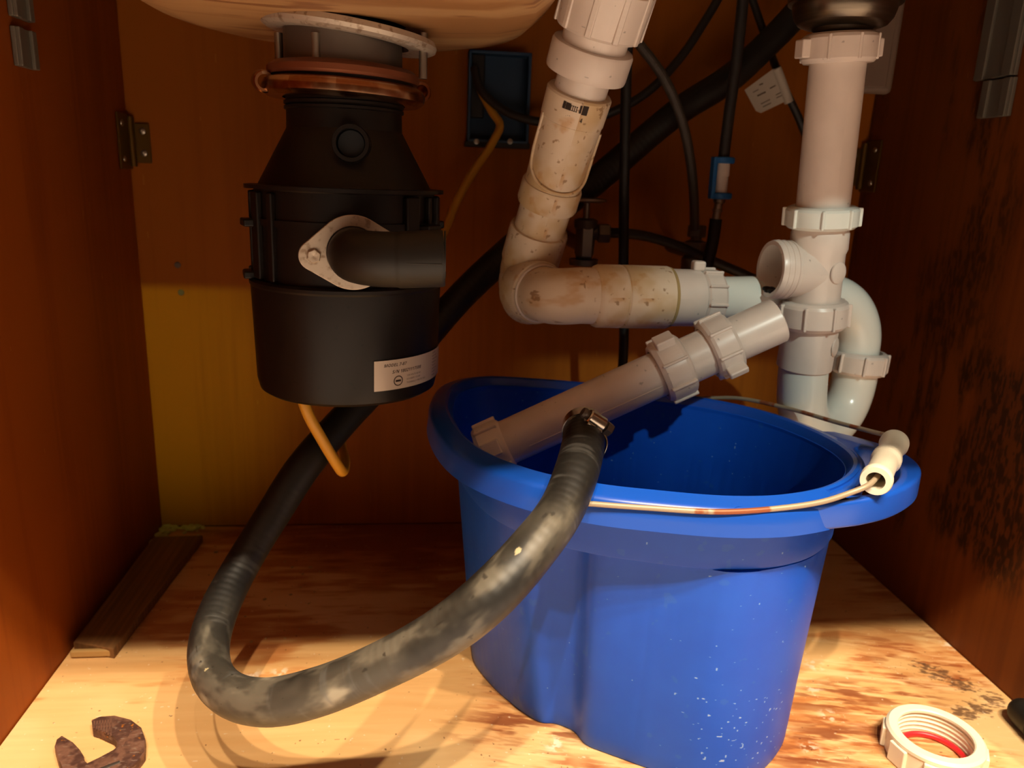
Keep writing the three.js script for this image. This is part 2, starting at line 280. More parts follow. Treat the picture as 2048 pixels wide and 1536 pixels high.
LOW.forEach((l, i) => {
  const p = V(...l.at), dir = V(...l.to).sub(p).normalize();
  const lamp = thing('reading_lamp', ['narrow beam reading lamp with a yellow bulb across the kitchen', 'narrow beam reading lamp with a white bulb across the kitchen'][i], 'lamp', V(p.x, KY0, p.z));
  part('lamp_shade', turned([[-0.12, 0.012], [-0.11, 0.03], [0.06, 0.042], [0.06, 0.039], [-0.1, 0.026]], p, dir, 32), M.lampShell, lamp);
  part('bulb', turned([[0, 0], [0, 0.03], [0.004, 0.026], [0.008, 0]], p, dir, 24), M.glow, lamp);
  part('pole', sweep([p.clone().addScaledVector(dir, -0.11), V(p.x, p.y, p.z + 0.16), V(p.x, KY0 + 0.02, p.z + 0.16)], 0.009, { n: 40, seg: 12 }), M.lampShell, lamp);
  part('base', turned([[0, 0], [0, 0.13], [0.012, 0.13], [0.02, 0.1], [0.022, 0]], V(p.x, KY0, p.z + 0.16), UP, 40), M.lampShell, lamp);
  const s = new THREE.SpotLight(l.colour, l.power, 0, l.cone, l.soft, 2); s.position.copy(p).addScaledVector(dir, 0.02); s.target.position.copy(p).addScaledVector(dir, 2);
  s.castShadow = true; s.shadow.radius = 1; s.shadow.mapSize.set(1024, 1024); scene.add(s, s.target);
});

// ------------------------------------------------------------------ sink bowls
function bowl(name, label, cx, cz, hx, hz, yb, yt, mat, hole) {
  const o = thing(name, label, 'sink', [cx, yb, cz]);
  const n = 72, rows = [], prof = [];
  const sq = (a, A, B, p) => { const c = Math.cos(a), s = Math.sin(a); return [Math.sign(c) * Math.abs(c) ** (2 / p) * A, Math.sign(s) * Math.abs(s) ** (2 / p) * B]; };
  for (const [f, y, p] of [[hole, 0.0, 2], [0.5, 0.001, 2.2], [0.72, 0.003, 2.4], [0.86, 0.009, 2.6], [0.945, 0.022, 2.8], [0.985, 0.042, 3.0], [1.0, 0.075, 3.2], [1.02, yt - yb, 3.4]]) prof.push([f, y, p]);
  const pos = [], uv = [], idx = [];
  for (const side of [0, 1]) {
    const base = pos.length / 3;
    for (const [f, y, p] of prof) for (let j = 0; j <= n; j++) {
      const [a, b] = sq(j / n * Math.PI * 2, hx * f - (side ? 0.004 : 0), hz * f - (side ? 0.004 : 0), p);
      const k = f === hole ? [Math.cos(j / n * 6.28319) * 0.05, Math.sin(j / n * 6.28319) * 0.05] : [a, b];
      pos.push(cx + k[0], yb + y + (side ? 0.004 : 0), cz + k[1]); uv.push(cx + k[0] + y * 0.5, cz + k[1] + y * 0.5);
    }
    for (let i = 0; i < prof.length - 1; i++) for (let j = 0; j < n; j++) { const a = base + i * (n + 1) + j, b = a + n + 1; idx.push(a, a + 1, b, a + 1, b + 1, b); }
  }
  const g = new THREE.BufferGeometry(); g.setAttribute('position', new THREE.Float32BufferAttribute(pos, 3)); g.setAttribute('uv', new THREE.Float32BufferAttribute(uv, 2)); g.setIndex(idx); g.computeVertexNormals();
  part('bowl', g, mat, o); return o;
}
const SINKY = 0.5555;
bowl('sink_bowl', 'large tan sink bowl hanging over the black disposal', 0.266, 0.300, 0.168, 0.192, SINKY, H, M.sink, 0.3);
bowl('sink_bowl', 'smaller sink bowl above the metal basket strainer', 0.650, 0.345, 0.150, 0.135, 0.632, H, M.sink, 0.36);

// ------------------------------------------------------------------ garbage disposal
{
  const ax = P(695, 560, 0.29), X = ax.x, Z = 0.29, yAt = (py) => P(695, py, Z).y;
  const o = thing('garbage_disposal', 'black garbage disposal hanging under the large sink bowl', 'disposal', [X, yAt(800), Z]);
  const at = (y) => V(X, y, Z), yb = yAt(768), prof = (list) => list.map(([py, r]) => [yAt(py) - yb, r]);
  part('motor_housing', turned([[0, 0], [0, 0.069], [0.003, 0.0735], [0.012, 0.0755], ...prof([[566, 0.0775], [562, 0.0785], [556, 0.0785], [552, 0.076], [551, 0.05]])], at(yb), UP, 72, 0.5), M.black, o);
  part('grinding_chamber', turned(prof([[552, 0.05], [552, 0.0725], [384, 0.0715], [381, 0.0725], [381, 0.079], [374, 0.079], [373, 0.0685], [262, 0.0452], [226, 0.0448], [224, 0.0465], [219, 0.0465], [217, 0.045], [214, 0.0465], [209, 0.0465], [207, 0.045], [200, 0.045], [198, 0.03]]).map((q) => q), at(yb), UP, 72, 0.4), M.black, o);
  for (let k = 0; k < 20; k++) {                                              // upright ribs of the chamber
    const a = k / 20 * Math.PI * 2 + 0.12, w = k % 2 ? 0.006 : 0.014; if (Math.sin(a) > 0.85) continue;
    const h = yAt(386) - yAt(550); part('rib', box(0.0735, h / 2, 0, 0.005, h, w, 0.0015).rotateY(-a).translate(X, yAt(550), Z), M.black, o);
  }
  for (const [py, list] of [[446, [2.75, 3.5, 0.35, -0.5]], [546, [2.9, 3.4, 0.2, -0.4]]]) for (const a of list) part('lug', box(0.077, 0, 0, 0.011, 0.006, 0.02, 0.0015).rotateY(-(-a)).translate(X, yAt(py), Z), M.black, o);
  const band = turned([[0, 0.0722], [0, 0.0738], [0.005, 0.0738], [0.005, 0.0722]], at(yAt(449)), UP, 72); part('seam_band', band, M.black, o);
  // small dishwasher inlet on the cone
  const inl = P(701, 286, Z + 0.062), idir = V(0.02, 0.05, 1).normalize(), ibk = inl.clone().addScaledVector(idir, -0.02);
  part('inlet_port', turned([[0, 0.0145], [0.018, 0.0138], [0.021, 0.0132], [0.021, 0.0105], [0.012, 0.0105], [0.012, 0.0]], ibk, idir, 36, 0.5), M.black, o);
  part('inlet_plug', turned([[0.0125, 0.0104], [0.0135, 0.0095], [0.0135, 0]], ibk, idir, 30), M.bluehole, o);
  // discharge elbow with its white flange plate
  const c = P(706, 505, Z + 0.077), fd = V(0.16, 0, 1).normalize();
  const shape = new THREE.Shape(); const rr = 0.0266, lobe = 0.0282, lr = 0.0102;
  const th = Math.acos((rr - lr) / lobe);
  shape.absarc(0, 0, rr, th, Math.PI - th, false); shape.absarc(-lobe, 0, lr, Math.PI - th, Math.PI + th, false); shape.absarc(0, 0, rr, Math.PI + th, 2 * Math.PI - th, false); shape.absarc(lobe, 0, lr, -th, th, false);
  const hole = new THREE.Path(); hole.absarc(0, 0, 0.0196, 0, Math.PI * 2, true); shape.holes.push(hole);
  const fg = new THREE.ExtrudeGeometry(shape, { depth: 0.0025, bevelEnabled: true, bevelSize: 0.0006, bevelThickness: 0.0006, bevelSegments: 2, curveSegments: 28 });
  const fq = new THREE.Quaternion().setFromUnitVectors(V(0, 0, 1), fd), spin = new THREE.Quaternion().setFromAxisAngle(V(0, 0, 1), 0.09);
  fg.applyQuaternion(spin).applyQuaternion(fq).translate(c.x, c.y, c.z);
  const fl = part('outlet_flange', fg, M.zinc, o, 'whitish metal outlet flange');
  for (const s of [-1, 1]) { const b = V(s * lobe, 0, 0.002).applyQuaternion(spin).applyQuaternion(fq).add(c); part('bolt', turned([[0, 0.0054], [0.003, 0.0054], [0.0042, 0.0046], [0.0042, 0.002], [0.0034, 0]], b, fd, 6), M.zinc, fl); }
  const e0 = c.clone().addScaledVector(fd, -0.012), e1 = P(888, 517, 0.415), zed = e1.z, pts = [e0, c.clone().addScaledVector(fd, 0.006)];
  const corner = V(c.x + 0.006, lerp(c.y, e1.y, 0.3), zed), b0 = c.clone().addScaledVector(fd, 0.012);
  for (let k = 1; k <= 8; k++) { const a = k / 9 * Math.PI / 2; pts.push(V(lerp(b0.x, corner.x + 0.026, 1 - Math.cos(a)), lerp(b0.y, corner.y, k / 9), lerp(b0.z, zed, Math.sin(a)))); }
  pts.push(V(corner.x + 0.03, corner.y, zed), V(lerp(corner.x + 0.03, e1.x, 0.6), lerp(corner.y, e1.y, 0.6), zed), e1);
  const el = part('discharge_elbow', [sweep(pts, (t) => (t > 0.72 && t < 0.99 ? 0.0193 : 0.0187), { n: 80, seg: 36, cap: false }), sweep(pts.slice(-3), 0.0165, { n: 12, seg: 30, cap: false }), turned([[0, 0.0165], [0, 0.0187], [0.0008, 0.0187], [0.0008, 0.0165]], e1, V(1, 0, 0), 36)], M.rubber, o, 'black rubber discharge elbow with an open end');
  part('moulding_line', box((corner.x + e1.x) / 2 + 0.016, (corner.y + e1.y) / 2 - 0.001, zed + 0.0188, e1.x - corner.x - 0.035, 0.0012, 0.0012, 0.0005), M.rubber, el);
  // rating label round the motor housing
  const a0 = 0.345, a1 = 1.5, ly0 = yAt(738), ly1 = yAt(683), lg = new THREE.CylinderGeometry(0.0772, 0.0766, ly1 - ly0, 40, 1, true, a0, a1 - a0).translate(X, (ly0 + ly1) / 2, Z);
  part('rating_label', lg, std({ roughness: 0.4, metalness: 0.25, map: printed(640, 180, (g, w, h) => {
    g.fillStyle = '#cfc2b4'; g.fillRect(0, 0, w, h); g.fillStyle = '#35271f'; g.font = 'italic bold 26px sans-serif'; g.fillText('MODEL 7-87', 56, 40); g.font = 'italic bold 27px sans-serif'; g.fillText('S/N 18021117598', 108, 82);
    g.lineWidth = 6; g.strokeStyle = '#35271f'; g.beginPath(); g.arc(150, 130, 28, 0, 7); g.stroke(); g.fillRect(132, 124, 36, 12);
    g.font = '15px sans-serif'; ['120 VOLTS 60 HZ', '6.9 AMPS 1/3 HP', 'THERMALLY PROTECTED'].forEach((s, i) => g.fillText(s, 210, 112 + i * 22));
    g.font = '14px sans-serif'; for (let i = 0; i < 8; i++) g.fillText(['CAUTION', 'DISCONNECT', 'POWER BEFORE', 'SERVICING', 'THIS UNIT', 'DO NOT USE', 'WITHOUT', 'GUARD'][i], 460, 22 + i * 20);
  }) }), o, 'pale metal rating label with small print');
  // mounting: lower ring, upper ring, sink sleeve, bolts, backup flange
  const lower = at(yAt(205)), tilt = V(0.03, 1, 0).normalize();
  const ring = part('mounting_ring', [turned([[0, 0.0475], [0, 0.0585], [0.003, 0.0625], [0.007, 0.0632], [0.0115, 0.0615], [0.0135, 0.058], [0.0135, 0.0475], [0, 0.0475]], lower, tilt, 72, 0.7)], M.copper, o, 'shiny coppery lower mounting ring');
  for (const [a, l] of [[-0.35, 1], [2.85, 1], [1.9, 0]]) { const d = V(Math.cos(a), 0, Math.sin(a)), tan = V(-d.z, 0.12, d.x).normalize(), q = lower.clone().addScaledVector(d, 0.061).add(V(0, 0.011, 0)); if (l) part('ring_ear', turned(pipeProfile(0.02, 0.0082, 0.0052), q.clone().addScaledVector(tan, -0.01), tan, 24), M.copper, ring); }
  part('upper_ring', turned([[0, 0.046], [0, 0.057], [0.002, 0.0585], [0.006, 0.0585], [0.0095, 0.054], [0.011, 0.0455], [0, 0.046]], at(yAt(163)), V(0.02, 1, 0).normalize(), 72, 0.6), M.rustyRing, o);
  part('black_gasket', turned([[0, 0.044], [0, 0.054], [0.006, 0.054], [0.006, 0.044]], at(yAt(179)), UP, 60), M.blackDeep, o);
  part('sink_sleeve', turned([[0, 0.043], [0, 0.0452], [yAt(66) - yAt(160), 0.0452], [yAt(66) - yAt(160), 0.043]], at(yAt(160)), UP, 72), M.darkSteel, o);
  for (const [px, pz] of [[633, 0.043], [846, 0.018], [560, 0.0]]) { const p0 = P(px, 158, Z + pz), p1 = P(px + 2, 66, Z + pz); part('mounting_bolt', turned([[0, 0], [0, 0.0032], [p1.y - p0.y, 0.0032], [p1.y - p0.y, 0]], p0, V(0, 1, 0), 16), M.steel, o); }
  part('backup_flange', turned([[0, 0.0455], [-0.001, 0.063], [0.001, 0.0665], [0.004, 0.0672], [0.008, 0.065], [0.008, 0.0455], [0, 0.0455]], P(700, 80, Z), V(0.115, 1, 0.03).normalize(), 72, 0.5), M.zinc, o, 'tilted whitish backup flange against the sink');
}
// basket strainer over the right drain
const RZ = 0.312;
{
  const p = P(1681, 70, RZ), o = thing('basket_strainer', 'shiny metal basket strainer above the white tailpiece', 'strainer', p);
  part('strainer_cup', turned([[0.0, 0.016], [0.0, 0.0195], [0.004, 0.0225], [0.0055, 0.029], [0.0075, 0.034], [0.012, 0.0375], [0.018, 0.0392], [0.022, 0.0395], [0.0225, 0.043], [0.034, 0.0445], [0.05, 0.0455], [0.064, 0.047], [0.064, 0.03]], p, UP, 72, 0.5), M.strainer, o);
  part('locknut', [turned([[0, 0.0395], [0, 0.049], [0.004, 0.051], [0.012, 0.051], [0.014, 0.049], [0.014, 0.0395]], V(p.x, p.y + 0.034, p.z), UP, 60), ...[0, 1, 2, 3, 4, 5].map((k) => box(0.051, 0.008, 0, 0.006, 0.011, 0.012, 0.001).rotateY(k * 1.047 + 0.3).translate(p.x, p.y + 0.034, p.z))], M.strainer, o);
  part('threaded_outlet', turned([[-0.006, 0.016], [-0.006, 0.0192], [-0.003, 0.02], [0, 0.0192], [0.002, 0.02], [0.002, 0.016]], p, UP, 48), M.strainer, o);
}
// ------------------------------------------------------------------ right drain: tailpiece, tee, trap
// radius of a pipe that is `half` pixels from axis to edge where it stands
const wide = (p, half) => half * -p.clone().applyMatrix4(camera.matrixWorldInverse).z / FOCAL;
const teeTop = P(1641, 456, 0.302), teeBot = P(1622, 650, 0.297);
{
  const a = P(1682, 66, RZ), b = teeTop.clone(), d = a.clone().sub(b), L = d.length(), o = thing('tailpiece', 'upright white plastic tailpiece below the metal strainer', 'pipe', b);
  d.normalize();
  const at = (py) => { let lo = 0, hi = 1; for (let k = 0; k < 40; k++) { const m = (lo + hi) / 2; toPixel(b.clone().lerp(a, m))[1] > py ? lo = m : hi = m; } return b.clone().lerp(a, lo); };
  const r = wide(a.clone().lerp(b, 0.5), 52.5);
  part('tube', turned(pipeProfile(L - 0.006, r, r - 0.0025), b.clone().addScaledVector(d, 0.004), d, 56), M.pvc, o);
  const n1 = at(127), n2 = at(455);
  part('slip_nut', nut(n1, d, wide(n1, 73), 0.0225, r, 8, 2, 0.06, 0.001), M.pvc, o);
  part('slip_nut', nut(n2, d, wide(n2, 70), 0.0185, r, 8, 0, 0.35), M.pvcWhite, o);
}
{
  const d = teeTop.clone().sub(teeBot), L = d.length(), o = thing('drain_tee', 'white plastic drain tee with an open side mouth', 'pipe', teeBot); d.normalize();
  const r = wide(teeTop.clone().lerp(teeBot, 0.5), 51), q = r / 0.0207;
  const g = [turned([[0.002, r - 0.003], [0.002, r - 0.0004], [L - 0.022, r], [L - 0.018, r * 1.07], [L - 0.004, r * 1.07], [L, r], [L, r - 0.003], [0.002, r - 0.003]], teeBot, d, 60, 0.5)];
  const t = (py) => { let lo = 0, hi = 1; for (let k = 0; k < 40; k++) { const m = (lo + hi) / 2; toPixel(teeTop.clone().lerp(teeBot, m))[1] < py ? lo = m : hi = m; } return teeTop.clone().lerp(teeBot, lo); };
  const c = t(542), m = V(-0.995, 0.02, 0.06).normalize(), Lb = 0.0405 * q;
  g.push(turned([[0, 0.0205], [0.016, 0.0212], [0.024, 0.0216], [0.025, 0.0228], [Lb / q - 0.002, 0.0232], [Lb / q, 0.0224], [Lb / q, 0.0192], [Lb / q - 0.004, 0.0182], [0.006, 0.0178]].map(([s, x]) => [s * q, x * q]), c, m, 60, 0.45));
  const body = part('tee_body', g, M.pvc, o);
  const md = V(0.42, 0, 0.9).normalize(); part('mould_mark', turned([[0, 0.0095], [0.0012, 0.0092], [0.0016, 0.0082], [0.0016, 0]], t(540).addScaledVector(md, r - 0.0006), md, 28), M.pvc, body);
  for (let k = 0; k < 3; k++) part('thread', new THREE.TorusGeometry(0.0229 * q, 0.0007, 8, 56).applyQuaternion(new THREE.Quaternion().setFromUnitVectors(V(0, 0, 1), m)).translate(...c.clone().addScaledVector(m, Lb - 0.005 - k * 0.005).toArray()), M.pvc, body);
  part('slip_nut', nut(teeBot.clone().addScaledVector(d, -0.001), d, wide(teeBot, 68), 0.0245, r - 0.001, 8, 0, 0.15), M.pvc, o);
  // wet black grit in the bottom of the mouth
  const grit = []; for (let k = 0; k < 26; k++) { const w = (rnd() - 0.5) * 0.9, p = c.clone().addScaledVector(m, Lb - 0.001 - rnd() * 0.008); const side = V(0.06, 0, 0.995); p.addScaledVector(side, Math.sin(w - 0.1) * 0.0178 * q).add(V(0, -Math.cos(w - 0.1) * 0.0178 * q, 0)); grit.push(new THREE.IcosahedronGeometry(0.0012 + rnd() * 0.0022, 1).scale(1.3, 0.7, 1).translate(p.x, p.y, p.z)); }
  part('grit', grit, M.blackDeep, o, 'black grit lying in the mouth');
}
const ARMZ = 0.298, BENDZ = 0.245;
const armStart = P(1440, 597, 0.285), armJoin = P(1712, 700, BENDZ);
{
  const o = thing('p_trap', 'white plastic trap bend behind the blue bucket', 'pipe', P(1650, 850, 0.27));
  const l0 = P(1621, 655, 0.296), l1 = P(1607, 736, 0.293), l2 = P(1604, 775, 0.292), r2 = P(1706, 765, BENDZ), r1 = P(1712, 735, BENDZ);
  const rl = wide(l2, 47.5), rr = wide(r1, 43);
  const pts = [l0, l1, l2], mid = l2.clone().lerp(r2, 0.5), half = l2.distanceTo(r2) / 2, ex = r2.clone().sub(l2).setY(0).normalize();
  for (let k = 1; k < 12; k++) { const a = k / 12 * Math.PI; pts.push(mid.clone().addScaledVector(ex, -Math.cos(a) * half * 0.98).add(V(0, lerp(l2.y - mid.y, r2.y - mid.y, k / 12) - Math.sin(a) * half * 0.98, 0))); }
  pts.push(r2, r1);
  part('trap_bend', sweep(pts, (t) => lerp(rl, rr, smooth(0.4, 0.75, t)), { n: 110, seg: 36, cap: false }), M.pvcWhite, o);
  const d = l0.clone().sub(l1), L = d.length(); d.normalize();
  const rh = wide(l1, 52.5), hub = part('trap_hub', turned([[0, rl], [0.0015, rh], [L + 0.003, rh], [L + 0.004, rl]], l1, d, 56), M.pvc, o);
  const md = V(0.72, 0, 0.7).normalize(); part('mould_mark', turned([[0, 0.0085], [0.0012, 0.0083], [0.0016, 0.0072], [0.0016, 0]], l1.clone().addScaledVector(d, L * 0.62).addScaledVector(md, rh - 0.0006), md, 24), M.pvc, hub);
  part('slip_nut', nut(P(1711, 744, BENDZ), V(0.03, 1, 0).normalize(), wide(r1, 56), 0.022, rr, 8, 0, 0.5), M.pvc, o);
  const ap = [armJoin.clone().add(V(0, -0.018, 0)), armJoin.clone()], hv = armStart.clone().sub(V(armJoin.x, armStart.y, BENDZ)), hl = hv.length(); hv.normalize();
  const R = 0.05, cy = armStart.y - R;
  for (let k = 0; k <= 10; k++) { const a = k / 10 * Math.PI / 2; ap.push(V(armJoin.x, cy + R * Math.sin(a), BENDZ).addScaledVector(hv, R * (1 - Math.cos(a)))); }
  for (const f of [0.6, 0.85]) ap.push(V(armJoin.x, armStart.y, BENDZ).addScaledVector(hv, hl * f));
  ap.push(armStart.clone().addScaledVector(hv, 0.02));
  part('trap_arm', sweep(ap.filter((q, i) => !i || q.distanceTo(ap[i - 1]) > 0.004), (t) => lerp(rr, 0.0195, smooth(0.3, 0.9, t)), { n: 100, seg: 36, cap: false }), M.pvcWhite, o);
}
// ------------------------------------------------------------------ left drain: vent, elbows, coupling
{
  const bot = P(1053, 545, 0.222), top = P(1226, -40, 0.325), axis = top.clone().sub(bot), LEN = axis.length(); axis.normalize();
  const s = (py) => { let a = 0, b = 1; for (let k = 0; k < 40; k++) { const m = (a + b) / 2; toPixel(bot.clone().lerp(top, m))[1] > py ? a = m : b = m; } return a * LEN; };
  const on = (py) => bot.clone().addScaledVector(axis, s(py));
  const o = thing('drain_pipe', 'stained cream drain pipe with elbow and leaning air vent', 'pipe', P(1050, 650, 0.222));
  const seg = (list) => turned(list.map(([py, r]) => [s(py), r]), bot, axis, 60, 0.5);
  part('hub', seg([[528, 0.0225], [526, 0.0262], [520, 0.0272], [462, 0.0272], [457, 0.0262], [457, 0.0228]]), M.pvcStained, o);
  part('pipe', seg([[475, 0.0232], [395, 0.0232]]), M.pvcStained, o);
  part('collar', seg([[410, 0.0234], [409, 0.0262], [404, 0.0272], [372, 0.0270], [367, 0.026], [366, 0.0235]]), M.pvcStained, o);
  const bodyV = part('vent_body', seg([[368, 0.0248], [300, 0.0252], [238, 0.0262], [236, 0.0268], [186, 0.0272], [182, 0.026], [181, 0.02]]), M.pvcStained, o);
  part('neck', seg([[190, 0.0218], [130, 0.0218]]), M.pvc, o);
  part('vent_collar', seg([[136, 0.023], [143, 0.031], [146, 0.0325], [140, 0.033], [96, 0.033], [90, 0.032], [89, 0.022]]), M.pvc, o);
  part('neck', seg([[100, 0.0262], [50, 0.0262]]), M.pvc, o);
  const cap = part('vent_cap', [seg([[66, 0.024], [64, 0.0322], [58, 0.034], [-30, 0.0352], [-34, 0.033], [-34, 0]]), ...[...Array(10)].map((_, k) => box(0.0345, 0.024, 0, 0.0024, 0.046, 0.005, 0.001).rotateY(k * 0.6283 + 0.55))].map((g, i) => i ? orient(g, on(64), axis) : g), M.pvc, o);
  // raised edge that frames the front of the vent body
  const right = V(1, 0, 0).projectOnPlane(axis).normalize(), fwd = right.clone().cross(axis).normalize(); if (fwd.z < 0) fwd.negate();
  const ring = (py, a, r) => on(py).addScaledVector(right, Math.sin(a) * r).addScaledVector(fwd, Math.cos(a) * r);
  const edge = []; for (const [py, a] of [[232, -1.35], [272, -1.4], [312, -1.38], [336, -1.2], [352, -0.8], [360, -0.3], [361, 0.2], [356, 0.7], [344, 1.1], [320, 1.32], [286, 1.35], [250, 1.3]]) edge.push(ring(py, a, 0.0262));
  part('raised_edge', sweep(edge, 0.0014, { n: 70, seg: 8 }), M.pvcStained, bodyV);
  const ink = printed(256, 128, (g, w, h) => { g.clearRect(0, 0, w, h); g.fillStyle = '#2c2018'; g.fillRect(10, 14, 26, 44); g.fillStyle = 'rgba(44,32,24,.72)'; g.fillRect(38, 16, 46, 42); g.fillStyle = '#2c2018'; g.font = 'bold 46px sans-serif'; g.fillText('IIII', 78, 57); g.fillRect(164, 12, 20, 46); g.fillRect(190, 8, 52, 56); g.font = 'bold 40px sans-serif'; g.fillText('4', 196, 112); g.font = '26px sans-serif'; g.fillText('. - ~', 60, 96); });
  const ig = new THREE.CylinderGeometry(0.0274, 0.0274, 0.017, 20, 1, true, -0.62, 0.85); part('ink_print', orient(ig, on(206), axis), std({ map: ink, transparent: true, alphaTest: 0.35, roughness: 0.8 }), bodyV, 'smudged black ink print');
  // elbow at the foot, turning towards the room
  const M0 = P(1078, 586, 0.262), d2 = V(0.34, 0, 0.94).normalize(), f0 = on(515);
  const foot = [f0, on(540)], kn = V(lerp(on(545).x, M0.x, 0.12), M0.y - 0.002, on(545).z - 0.004);
  foot.push(on(565).lerp(kn, 0.35), kn.clone().lerp(M0, 0.22).add(V(-0.003, 0.006, -0.004)), kn.clone().lerp(M0, 0.55), M0.clone().addScaledVector(d2, -0.006));
  part('elbow', [sweep(foot, 0.0256, { n: 60, seg: 40, cap: false }), new THREE.SphereGeometry(0.0268, 32, 20).translate(kn.x + 0.002, kn.y - 0.006, kn.z + 0.01)], M.pvcStained, o);
  part('elbow_mouth', [turned([[-0.028, 0.0256], [-0.026, 0.0276], [-0.001, 0.0288], [0.002, 0.028], [0.002, 0.0244], [-0.02, 0.0244]], M0, d2, 60, 0.5)], M.pvcStained, o);
  part('glue_ring', new THREE.TorusGeometry(0.0252, 0.0013, 10, 64).applyQuaternion(new THREE.Quaternion().setFromUnitVectors(V(0, 0, 1), d2)).translate(...M0.clone().addScaledVector(d2, 0.0042).toArray()), M.pvc, o);
  const h0 = P(1186, 592, ARMZ), h1 = armStart.clone(), hd = h1.clone().sub(h0).normalize(), R = 0.036;
  const el = [M0.clone().addScaledVector(d2, -0.012), M0.clone().addScaledVector(d2, 0.004)];
  const cA = V(h0.x - 0.012, h0.y, h0.z), k0 = M0.clone().addScaledVector(d2, 0.008);
  for (let k = 1; k < 9; k++) { const t = k / 9, q = V(0, 0, 0); const corner = V(M0.x + 0.006, lerp(M0.y, h0.y, 0.5), h0.z + 0.004); q.addScaledVector(k0, (1 - t) * (1 - t)).addScaledVector(corner, 2 * t * (1 - t)).addScaledVector(cA, t * t); el.push(q); }
  el.push(cA, h0, h0.clone().addScaledVector(hd, 0.02));
  part('elbow', sweep(el, 0.0242, { n: 90, seg: 44, cap: false }), M.pvcStained, o);
  const hs = (px) => P(px, 592, ARMZ).sub(h0).dot(hd), run = (list) => turned(list.map(([px, r]) => [hs(px), r]), h0, hd, 60, 0.5);
  part('coupling', run([[1184, 0.0243], [1188, 0.0262], [1194, 0.0272], [1239, 0.0274], [1241, 0.0262], [1246, 0.0262]]), M.pvcStained, o);
  part('coupling', run([[1243, 0.0262], [1245, 0.0274], [1336, 0.0274], [1338, 0.0255]]), M.pvcStained, o);
  part('glue_ring', run([[1337, 0.0262], [1338, 0.0268], [1343, 0.0266], [1344, 0.0245]]), M.pvcGrime, o);
  part('trap_adapter', run([[1342, 0.0252], [1402, 0.0252], [1404, 0.024]]), M.pvc, o);
  const upv = UP.clone().projectOnPlane(hd).normalize(), n0 = h0.clone().addScaledVector(hd, hs(1403));
  part('slip_nut', nut(n0, hd, 0.0254, 0.0205, 0.0192, 10, 0, 0.5).concat(orient(box(0, 0, 0, 0.011, 0.009, 0.011, 0.0022), n0.clone().addScaledVector(upv, 0.0285).addScaledVector(hd, -0.001), upv)), M.pvc, o);
}
// ------------------------------------------------------------------ loose pipe lying across the bucket
{
  const a = P(962, 908, 0.345), b = P(1556, 640, 0.352), d = b.clone().sub(a), L = d.length(), o = thing('loose_pipe', 'loose white pipe with three slip nuts lying across the bucket', 'pipe', a.clone().lerp(b, 0.5)); d.normalize();
  const s = (px) => { let lo = 0, hi = 1; for (let k = 0; k < 40; k++) { const m = (lo + hi) / 2; toPixel(a.clone().lerp(b, m))[0] < px ? lo = m : hi = m; } return lo * L; };
  const on = (px) => a.clone().addScaledVector(d, s(px));
  part('tube', turned([...pipeProfile(L, 0.0188, 0.0168)], a, d, 64), M.pvc, o);
  part('sleeve', turned([[s(1338), 0.0187], [s(1338), 0.0196], [s(1440), 0.0196], [s(1440), 0.0187]], a, d, 64), M.pvc, o);
  part('slip_nut', nut(on(1316), d, 0.0265, 0.0255, 0.0203, 8, 2, 0.3), M.pvc, o);
  part('slip_nut', nut(on(1465), d.clone().negate(), 0.0262, 0.0225, 0.0203, 8, 0, 0.7).concat([0, 1].map((k) => box(0.0285, 0.011, 0, 0.012, 0.016, 0.006, 0.0015).rotateY(1.0 + k * 3.14))).map((g, i) => i > 8 ? orient(g, on(1465), d.clone().negate()) : g), M.pvc, o);
  part('slip_nut', nut(a, d, 0.0225, 0.024, 0.0188, 8, 2, 1.2), M.pvc, o);
  const side = V(0, 0, 1).projectOnPlane(d).normalize(), upn = side.clone().cross(d).normalize(); if (upn.y < 0) upn.negate();
  const seam = [1050, 1120, 1180, 1250, 1310].map((px) => on(px).addScaledVector(side, 0.0183).addScaledVector(upn, -0.0042));
  part('seam_line', sweep(seam, 0.0005, { n: 12, seg: 6 }), M.pvc, o);
}
